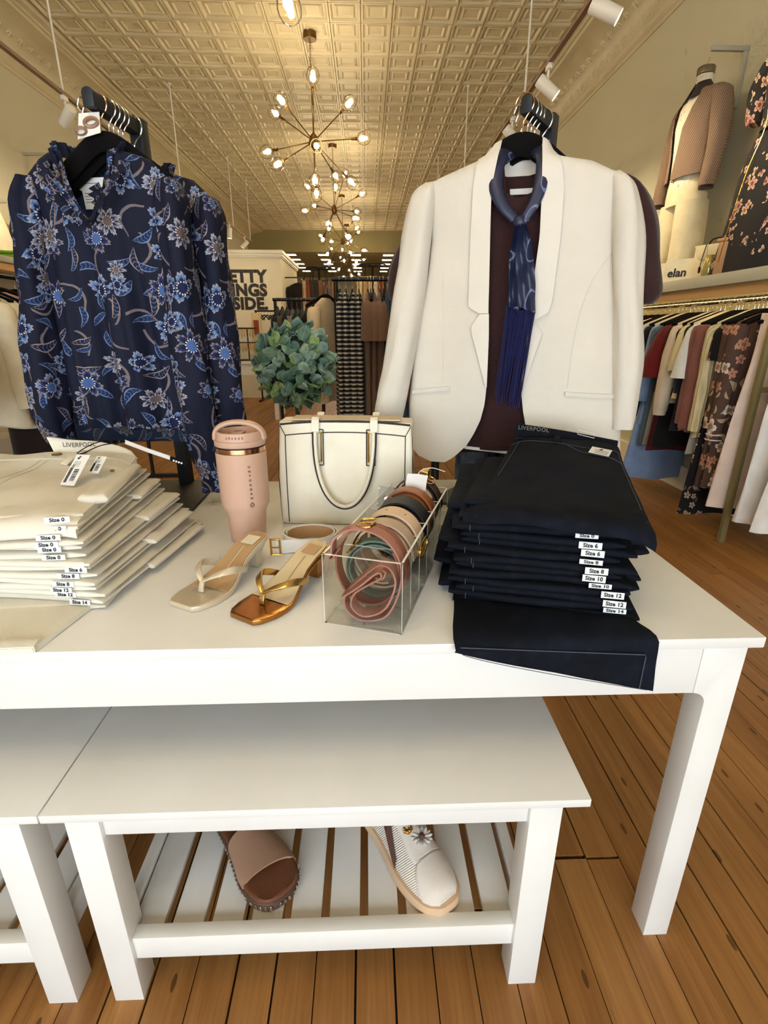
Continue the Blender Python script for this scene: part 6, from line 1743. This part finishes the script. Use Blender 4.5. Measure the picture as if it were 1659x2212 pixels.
# rack behind the topiary
rack('black rack with dark tops behind the topiary ball', -.84, -.40, 5.0, 1.43, (-.82, -.42))
ZB2 = 1.43 + .0165
for i in range(9):
    x = -.80 + .044 * i
    c = [(34, 32, 34), (70, 66, 66), (22, 20, 22), (120, 112, 104), (28, 26, 28), (46, 44, 46), (20, 20, 22), (90, 86, 84), (24, 22, 24)][i]
    rail_garment('top', ['charcoal', 'grey', 'black', 'pale grey', 'black', 'graphite', 'black', 'ash grey', 'black'][i] + ' top on the rack behind the topiary ball, %s from its left end' % ['first', 'second', 'third', 'fourth', 'fifth', 'sixth', 'seventh', 'eighth', 'last'][i], 'top', (x, 5.0, ZB2), R(90), FB('mid_%d' % i, c), .80, .19, .2, .026, (.3, .04, .04, .01), seed=110 + i, group='tops behind the topiary ball')
    rail_hanger('black hanger on the rack behind the topiary ball', (x, 5.0, ZB2), R(90), False, 'hangers behind the topiary ball')

# black coats along the side of the partition
prl = thing('clothes_rail', 'black wall rail on the side of the lettered partition', 'clothes rail', (-1.43, 9.9, 2.06))
MB().tube([(.24, 0, 0), (.24, 1.7, 0)], .012, 8).build('rail', M_BLKM, prl)
for yb in (.05, 1.65): MB().box(.0005, .24, yb - .01, yb + .01, -.01, .01).build('bracket', M_BLKM, prl)
for i in range(8):
    rail_garment('coat', '%s black coat from the front on the side of the lettered partition' % ('first', 'second', 'third', 'fourth', 'fifth', 'sixth', 'seventh', 'eighth')[i], 'coat', (-1.19, 9.98 + .21 * i, 2.06 + .014), 0, FB('rail_black', (20, 18, 20)), .95, .19, .2, .05, (.5, .05, .045, .01), seed=130 + i, group='black coats by the partition')
# small rail under the lettering with bare black hangers
rack('low black rail of bare hangers under the lettering', -1.86, -1.36, 9.2, 1.48, (-1.84,))
for i in range(9):
    rail_hanger('%s bare black hanger from the left under the lettering' % ('first', 'second', 'third', 'fourth', 'fifth', 'sixth', 'seventh', 'eighth', 'ninth')[i], (-1.80 + .05 * i, 9.2, 1.48 + .0165), R(80 + 6 * math.sin(i * 2)), False, 'bare hangers under the lettering')

# round scarf racks
SC_C = [(206, 170, 110), (120, 84, 50), (226, 206, 160), (60, 40, 30), (168, 120, 70), (214, 196, 168), (90, 60, 44), (196, 150, 96), (40, 32, 30), (224, 190, 130), (150, 60, 40), (110, 100, 90)]
SC_N = ['mustard', 'brown', 'pale straw', 'espresso', 'caramel', 'oatmeal', 'chestnut', 'honey', 'black', 'gold', 'brick red', 'grey']
def round_rack(label, x, y, r, zt, tint):
    t = thing('scarf_rack', label, 'scarf rack', (x, y, 0))
    MB().lathe([(0, 0), (.2, 0), (.2, .015), (.03, .03), (0, .03)], 20).build('base', M_BLKM, t)
    MB().tube([(0, 0, .03), (0, 0, zt)], .016, 10).build('pole', M_BLKM, t)
    for rr, z in ((r, zt - .16), (r * .8, zt), (r * 1.02, zt - .62)):
        MB().tube([(rr * math.cos(a), rr * math.sin(a), z) for a in [2 * PI * k / 32 for k in range(32)]], .007, 6, loop=True).build('ring', M_BLKM, t)
    sp_ = MB()
    for k in range(6):
        a = 2 * PI * k / 6; sp_.tube([(0, 0, zt), (r * .8 * math.cos(a), r * .8 * math.sin(a), zt), (r * math.cos(a), r * math.sin(a), zt - .16)], .005, 6)
    sp_.build('spokes', M_BLKM, t)
    n = 22
    for k in range(n):
        a = 2 * PI * k / n
        c = SC_C[(k * 5 + tint) % 12]
        s = thing('scarf', 'narrow %s scarf draped over the %s round rack' % (SC_N[(k * 5 + tint) % 12], 'left' if x < -.3 else 'right'), 'scarf', (x + (r + .012) * math.cos(a), y + (r + .012) * math.sin(a), zt - .16), a + R(90), 'scarves on the %s round rack' % ('left' if x < -.3 else 'right'))
        rows = [[(-.024 + .048 * j / 4, -.002 + .004 * math.sin(j * 2 + i), .01 - .56 * i / 8) for j in range(5)] for i in range(9)]
        MB().sheet(rows, (0, .004, 0)).build('cloth', mat('scarf_%d_%d_%d' % c, c, .8, var=.3, vs=25), s)
round_rack('left tall round rack ringed with narrow scarves', -.575, 7.0, .20, 1.90, 0)
round_rack('right tall round rack ringed with narrow scarves', .10, 7.2, .22, 1.96, 4)

# white jewellery table under the partition
jt = thing('jewelry_table', 'small white table with gold jewellery below the lettering', 'table', (-1.62, 7.4, 0))
MB().box(-.42, .42, -.3, .3, .74, .775).build('tabletop', M_WHITE, jt, bevel=.002)
for sx in (-1, 1):
    for sy in (-1, 1): MB().box(sx * .38 - .028, sx * .38 + .028, sy * .265 - .028, sy * .265 + .028, 0, .7395).build('leg', M_WHITE, jt)
MB().box(-.35, .35, -.28, .28, .60, .7395).build('apron', M_WHITE, jt)
for i, (x, w, h) in enumerate(((-.28, .22, .34), (.02, .26, .42))):
    js = thing('jewelry_stand', ['left', 'right'][i] + ' gold necklace stand on the white jewellery table', 'jewelry stand', (-1.62 + x, 7.32, .776))
    MB().box(-w / 2, w / 2, -.05, .05, 0, .02).box(-.008, .008, -.008, .008, .02, h).box(-w / 2, w / 2, -.01, .01, h - .01, h + .01).box(-w / 2, w / 2, -.01, .01, h * .55, h * .55 + .015).build('frame', mat('dark_bronze', (70, 52, 32), .4, .8), js)
    nk_ = MB()
    for k in range(7):
        for zz_ in (h - .01, h * .55):
            xx = -w / 2 + w * (k + .5) / 7; nk_.tube(smooth_path([(xx - .012, -.014, zz_), (xx, -.016, zz_ - .10 - .02 * (k % 2)), (xx + .012, -.014, zz_)], 3), .003, 5)
    nk_.build('gold_necklaces', M_GOLD, js)
for i, (x, y, w, h, c) in enumerate(((.26, 7.35, .16, .30, (226, 210, 170)), (-.05, 7.52, .30, .44, (232, 220, 190)), (.12, 7.5, .12, .62, (222, 200, 150)))):
    b = thing('display_box', ['low cream', 'wide cream', 'tall narrow cream'][i] + ' display box on the white jewellery table', 'display box', (-1.62 + x, y, .776))
    MB().box(-w / 2, w / 2, -.04, .04, 0, h).build('box', mat('cream_card_%d' % i, c, .7), b, bevel=.004)
    MB().box(-w * .3, w * .3, -.043, -.0405, h * .55, h * .85).build('front_card', mat('red_card' if i == 2 else 'white_card', (150, 60, 40) if i == 2 else (236, 230, 214), .6), b)
rd = thing('storage_crate', 'dark red crate on the floor beyond the jewellery table', 'crate', (-1.32, 8.55, 0))
MB().box(-.16, .16, -.2, .2, .06, .42).build('body', mat('dark_red_crate', (92, 20, 18), .6), rd, bevel=.01)
for sx in (-1, 1):
    for sy in (-1, 1): MB().tube([(sx * .12, sy * .16, .0), (sx * .12, sy * .16, .0595)], .02, 8).build('caster', M_BLKM, rd)

# rack with jeans right behind the table
rack('black rack right behind the table with hanging jeans', .275, 1.0, 2.05, 1.36, (.285, .985), r=.017, foot=.2)
M_MIDDEN = denim('mid_blue_denim', (74, 90, 112), (92, 108, 130), .3)
M_DKDEN = denim('dark_blue_denim', (22, 24, 36), (32, 34, 48), .2)
for i, (x, m, lab) in enumerate(((.445, M_MIDDEN, 'mid blue jeans hanging behind the blazer hem'), (.545, M_DKDEN, 'dark jeans hanging beside the mid blue pair'), (.65, M_MIDDEN, 'second mid blue jeans hidden behind the dark stack'))):
    t = thing('jeans', lab, 'jeans', (x, 2.05, 1.36 + .0195), R(22 if i == 0 else 70), 'jeans on the rack behind the table')
    MB().box(-.085, .085, -.012, .012, -.16, -.12).build('waistband', m, t, bevel=.004)
    for k, yo in enumerate((-.0125, .0125)):
        limb('leg', m, t, [(0, yo, -.155, .085, .012), (0, yo * 1.3, -.5, .078, .015), (0, yo * 1.5, -1.0, .074, .017)], wr=.006, seed=i * 3 + k, n=20)
    st_ = MB().tube([(.045, -.032, lerp(-.17, -.98, q / 12)) for q in range(13)], .0012, 4); st_.build('stitching', M_WTHREAD, t)
    hg_ = thing('clothes_hanger', 'clip hanger holding the ' + lab.split(' hanging')[0].split(' hidden')[0], 'hanger', (x, 2.05, 1.36 + .0195), R(22 if i == 0 else 70), 'clip hangers behind the table')
    link('hook', _hk, hg_); MB().box(-.10, .10, -.006, .006, -.105, -.088).box(-.07, -.055, -.016, .016, -.128, -.100).box(.055, .07, -.016, .016, -.128, -.100).build('clip_bar', M_VELVET, hg_)

# ---------------------------------------------------------------- topiary ball of hydrangea leaves
def leaf_mesh(name, m, L, W, cup, wav):
    rows = []
    for i in range(6):
        t = i / 5; w = W * math.sin(PI * min(1, .10 + .80 * t)) ** .55 * (1 if t < .98 else .7)
        rows.append([(w * (j / 4 - .5), cup * (2 * (j / 4 - .5)) ** 2 * .35 - cup * t * t + wav * math.sin(j * 2.1 + i * 1.3), L * t) for j in range(5)])
    return MB().sheet(rows, (0, .0012, 0)).mesh(name, m, smooth=70)
def leafm(name, c, edge):
    g = NT(name); P = g.coord('Object'); x, y, z = g.sep(P)
    vein = g.math('LESS_THAN', g.math('ABSOLUTE', x), .0009)
    c0 = g.mix(g.ramp(g.noise(P, 40, 3), .3, .7), rgb(*c), rgb(*edge))
    c0 = g.mix(g.math('MULTIPLY', vein, .5), c0, rgb(176, 196, 160))
    g.fin(c0, .55, 0); g.b.inputs['Specular IOR Level'].default_value = .3
    return g.m
LM = [leaf_mesh('leaf', leafm('leaf_blue_green', (104, 138, 130), (158, 184, 172)), .052, .050, .020, .002),
      leaf_mesh('leaf', leafm('leaf_sage', (128, 162, 142), (178, 200, 182)), .050, .050, .024, .0025),
      leaf_mesh('leaf', leafm('leaf_fresh_green', (118, 154, 94), (166, 190, 130)), .048, .044, .020, .002),
      leaf_mesh('leaf', leafm('leaf_deep_green', (78, 112, 100), (116, 148, 132)), .054, .048, .016, .002)]
M_STEMG = mat('topiary_stem', (74, 70, 62), .7)
def topiary(label, x, y, z, r, n, seed):
    t = thing('topiary', label, 'topiary', (x, y, 0), R(seed * 40), 'leafy topiary balls on stands')
    MB().lathe([(0, 0), (.13, 0), (.13, .01), (.02, .02), (0, .02)], 20).build('stand_foot', M_STEMG, t)
    MB().tube([(0, 0, .02), (0, 0, z - r * .72)], .010, 8).build('stand_pole', M_STEMG, t)
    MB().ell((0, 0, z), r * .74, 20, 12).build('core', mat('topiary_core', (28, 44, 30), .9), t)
    rr = random.Random(seed)
    for k in range(n):
        zc = 1 - 2 * (k + .5) / n; ph = k * 2.39996 + rr.uniform(-.12, .12)
        d = Vector((math.sqrt(max(0, 1 - zc * zc)) * math.cos(ph), math.sqrt(max(0, 1 - zc * zc)) * math.sin(ph), zc))
        d = (d + Vector((rr.uniform(-.12, .12), rr.uniform(-.12, .12), rr.uniform(-.12, .12)))).normalized()
        tl = Vector((rr.uniform(-1, 1), rr.uniform(-1, 1), rr.uniform(-1, 1))); tl = (tl - d * tl.dot(d)).normalized()
        ax = (d * rr.uniform(.25, .9) + tl).normalized()
        side = d.cross(ax).normalized(); nrm = ax.cross(side) * -1
        M = Matrix((side.to_4d(), nrm.to_4d(), ax.to_4d(), (0, 0, 0, 1))).transposed()
        for i in range(3): M[3][i] = 0
        if (M.to_3x3() @ Vector((0, 1, 0))).dot(d) > 0: M = M @ Matrix.Rotation(PI, 4, 'Z')
        o = link('leaf', LM[rr.choice([0, 0, 1, 1, 1, 3, 3, 2] if d.z > -.35 else [2, 2, 1, 3])], t)
        sc = rr.uniform(.8, 1.15)
        o.matrix_local = Matrix.Translation(Vector((0, 0, z)) + d * (r * rr.uniform(.74, .93)) - ax * .026) @ M @ Matrix.Scale(sc, 4)
    return t
topiary('round blue green topiary ball standing behind the handbag', -.309, 2.3, 1.022, .185, 298, 1)
topiary('topiary ball at the left edge with only a few leaves in view', -1.60, 2.0, 1.012, .18, 160, 2)

# ================================================================ left side of the shop
lr = thing('clothes_rack', 'black rack of cream blouses at the left edge', 'clothes rack', (0, 0, 0))
MB().tube([(-1.80, 2.2, 1.42), (-1.80, 4.2, 1.42)], .014, 10).build('rail', M_BLKM, lr)
for y in (2.22, 4.18):
    MB().tube([(-1.80, y, .03), (-1.80, y, 1.408)], .014, 10).build('upright', M_BLKM, lr)
    MB().box(-2.02, -1.58, y - .02, y + .02, 0, .03).build('foot', M_BLKM, lr)
ZL = 1.42 + .0165; GL = 'clothes on the left rack'
M_CRB = FB('cream_cotton_blouse', (222, 208, 180)); M_ECRU = FB('ecru_lace', (206, 196, 176))
g_ = NT('orange_check'); _x, _y, _z = g_.sep(g_.coord('Object'))
_a = g_.math('GREATER_THAN', g_.math('SINE', g_.math('MULTIPLY', g_.math('ADD', _x, _y), 190)), 0); _b = g_.math('GREATER_THAN', g_.math('SINE', g_.math('MULTIPLY', _z, 190)), 0)
g_.fin(g_.mix(_b, g_.mix(_a, rgb(176, 150, 160), rgb(196, 130, 110)), g_.mix(_a, rgb(214, 116, 74), rgb(150, 130, 160))), .9, 0); M_CHECK = g_.m
for i, (y, m, lab, ln, kd) in enumerate(((2.45, M_CRB, 'nearest cream cotton blouse with lace hem at the left edge', .60, 'blouse'), (2.53, M_ECRU, 'ecru lace blouse second in the left edge rack', .62, 'blouse'), (2.62, M_CRB, 'cream cotton blouse third in the left edge rack', .60, 'blouse'), (2.74, M_CHECK, 'orange and lilac checked top in the left edge rack', .60, 'top'),
                                       (2.90, FB('dark_brown_skirt', (38, 26, 24)), 'dark brown dress hanging lowest in the left edge rack', 1.02, 'dress'), (3.02, FB('black_brown', (26, 20, 20)), 'black dress behind the dark brown one in the left rack', .95, 'dress'), (3.2, FB('dark_brown_skirt', (38, 26, 24)), 'second dark brown dress deep in the left rack', 1.0, 'dress'))):
    rail_garment(kd, lab, kd, (-1.80, y, ZL), R(4 * math.sin(i * 2)), m, ln, .2, .215, .036, (.44, .048, .05, .03) if i < 4 else None, seed=150 + i, group=GL, folds=6)
    rail_hanger('black hanger on the left edge rack', (-1.80, y, ZL), R(4 * math.sin(i * 2)), False, 'hangers on the left rack')
for i in range(4): rail_hanger('black hanger on the left edge rack', (-1.80, 2.34 + .38 * i + .04 * (i % 2), ZL), R(6), False, 'hangers on the left rack')
gs = thing('wall_shelf', 'olive shelf on the left wall behind the cream blouses', 'shelf', (XL + .001, 4.3, 1.70))
MB().box(0, .42, 0, 3.0, 0, .05).build('shelf_board', M_SHELF, gs, bevel=.002)
MB().box(.02, .40, .1, 2.9, -.06, -.0005).build('wood_valance', M_WOOD, gs)
gn = thing('sweater', 'folded bright green sweater on the left wall shelf', 'sweater', (-3.19, 5.05, 1.7505), R(20))
slab_jean(-.16, .16, -.14, .14, .035, 5, .006).build('lower_fold', FB('bright_green_knit', (92, 130, 28)), gn, smooth=60)
slab_jean(-.15, .15, -.13, .13, .03, 8, .006).xf(Matrix.Translation((0, 0, .036))).build('upper_fold', FB('bright_green_knit', (92, 130, 28)), gn, smooth=60)
for i, (y, m, lab) in enumerate(((5.42, FB('rail_black', (20, 18, 20)), 'black A-line dress displayed on the left wall'), (5.08, M_CRB, 'cream wide trousers displayed on the left wall near the edge'))):
    d_ = thing('dress' if i == 0 else 'trousers', lab, 'dress' if i == 0 else 'trousers', (-3.20, y, 1.752), R(90), 'left wall displays')
    limb('body', m, d_, [(0, 0, .46, .035, .03), (0, 0, .36, .075, .06), (0, 0, .2, .12, .09), (0, 0, .002, .17, .11)], wr=.01, seed=i, n=22)
for y, z, lab in ((6.1, 2.82, 'grey square bracket high on the left wall'), (5.30, 2.24, 'grey square bracket above the black dress on the left wall')):
    b = thing('wall_bracket', lab, 'wall bracket', (XL + .0005, y, z), R(90), 'left wall brackets')
    MB().box(-.012, .012, -.235, -.0005, 0, .024).box(-.012, .012, -.235, -.211, -.16, -.0005).build('bracket_arm', M_SHELF, b)
pdl = thing('display_plinth', 'pale grey plinth on the floor at the left edge', 'plinth', (-2.98, 3.86, 0))
MB().box(-.25, .25, -.25, .25, .02, .40).build('block', mat('pale_grey_plinth', (176, 170, 160), .6), pdl, bevel=.01)
MB().box(-.22, .22, -.22, .22, 0, .0198).build('recessed_base', M_BLKM, pdl)
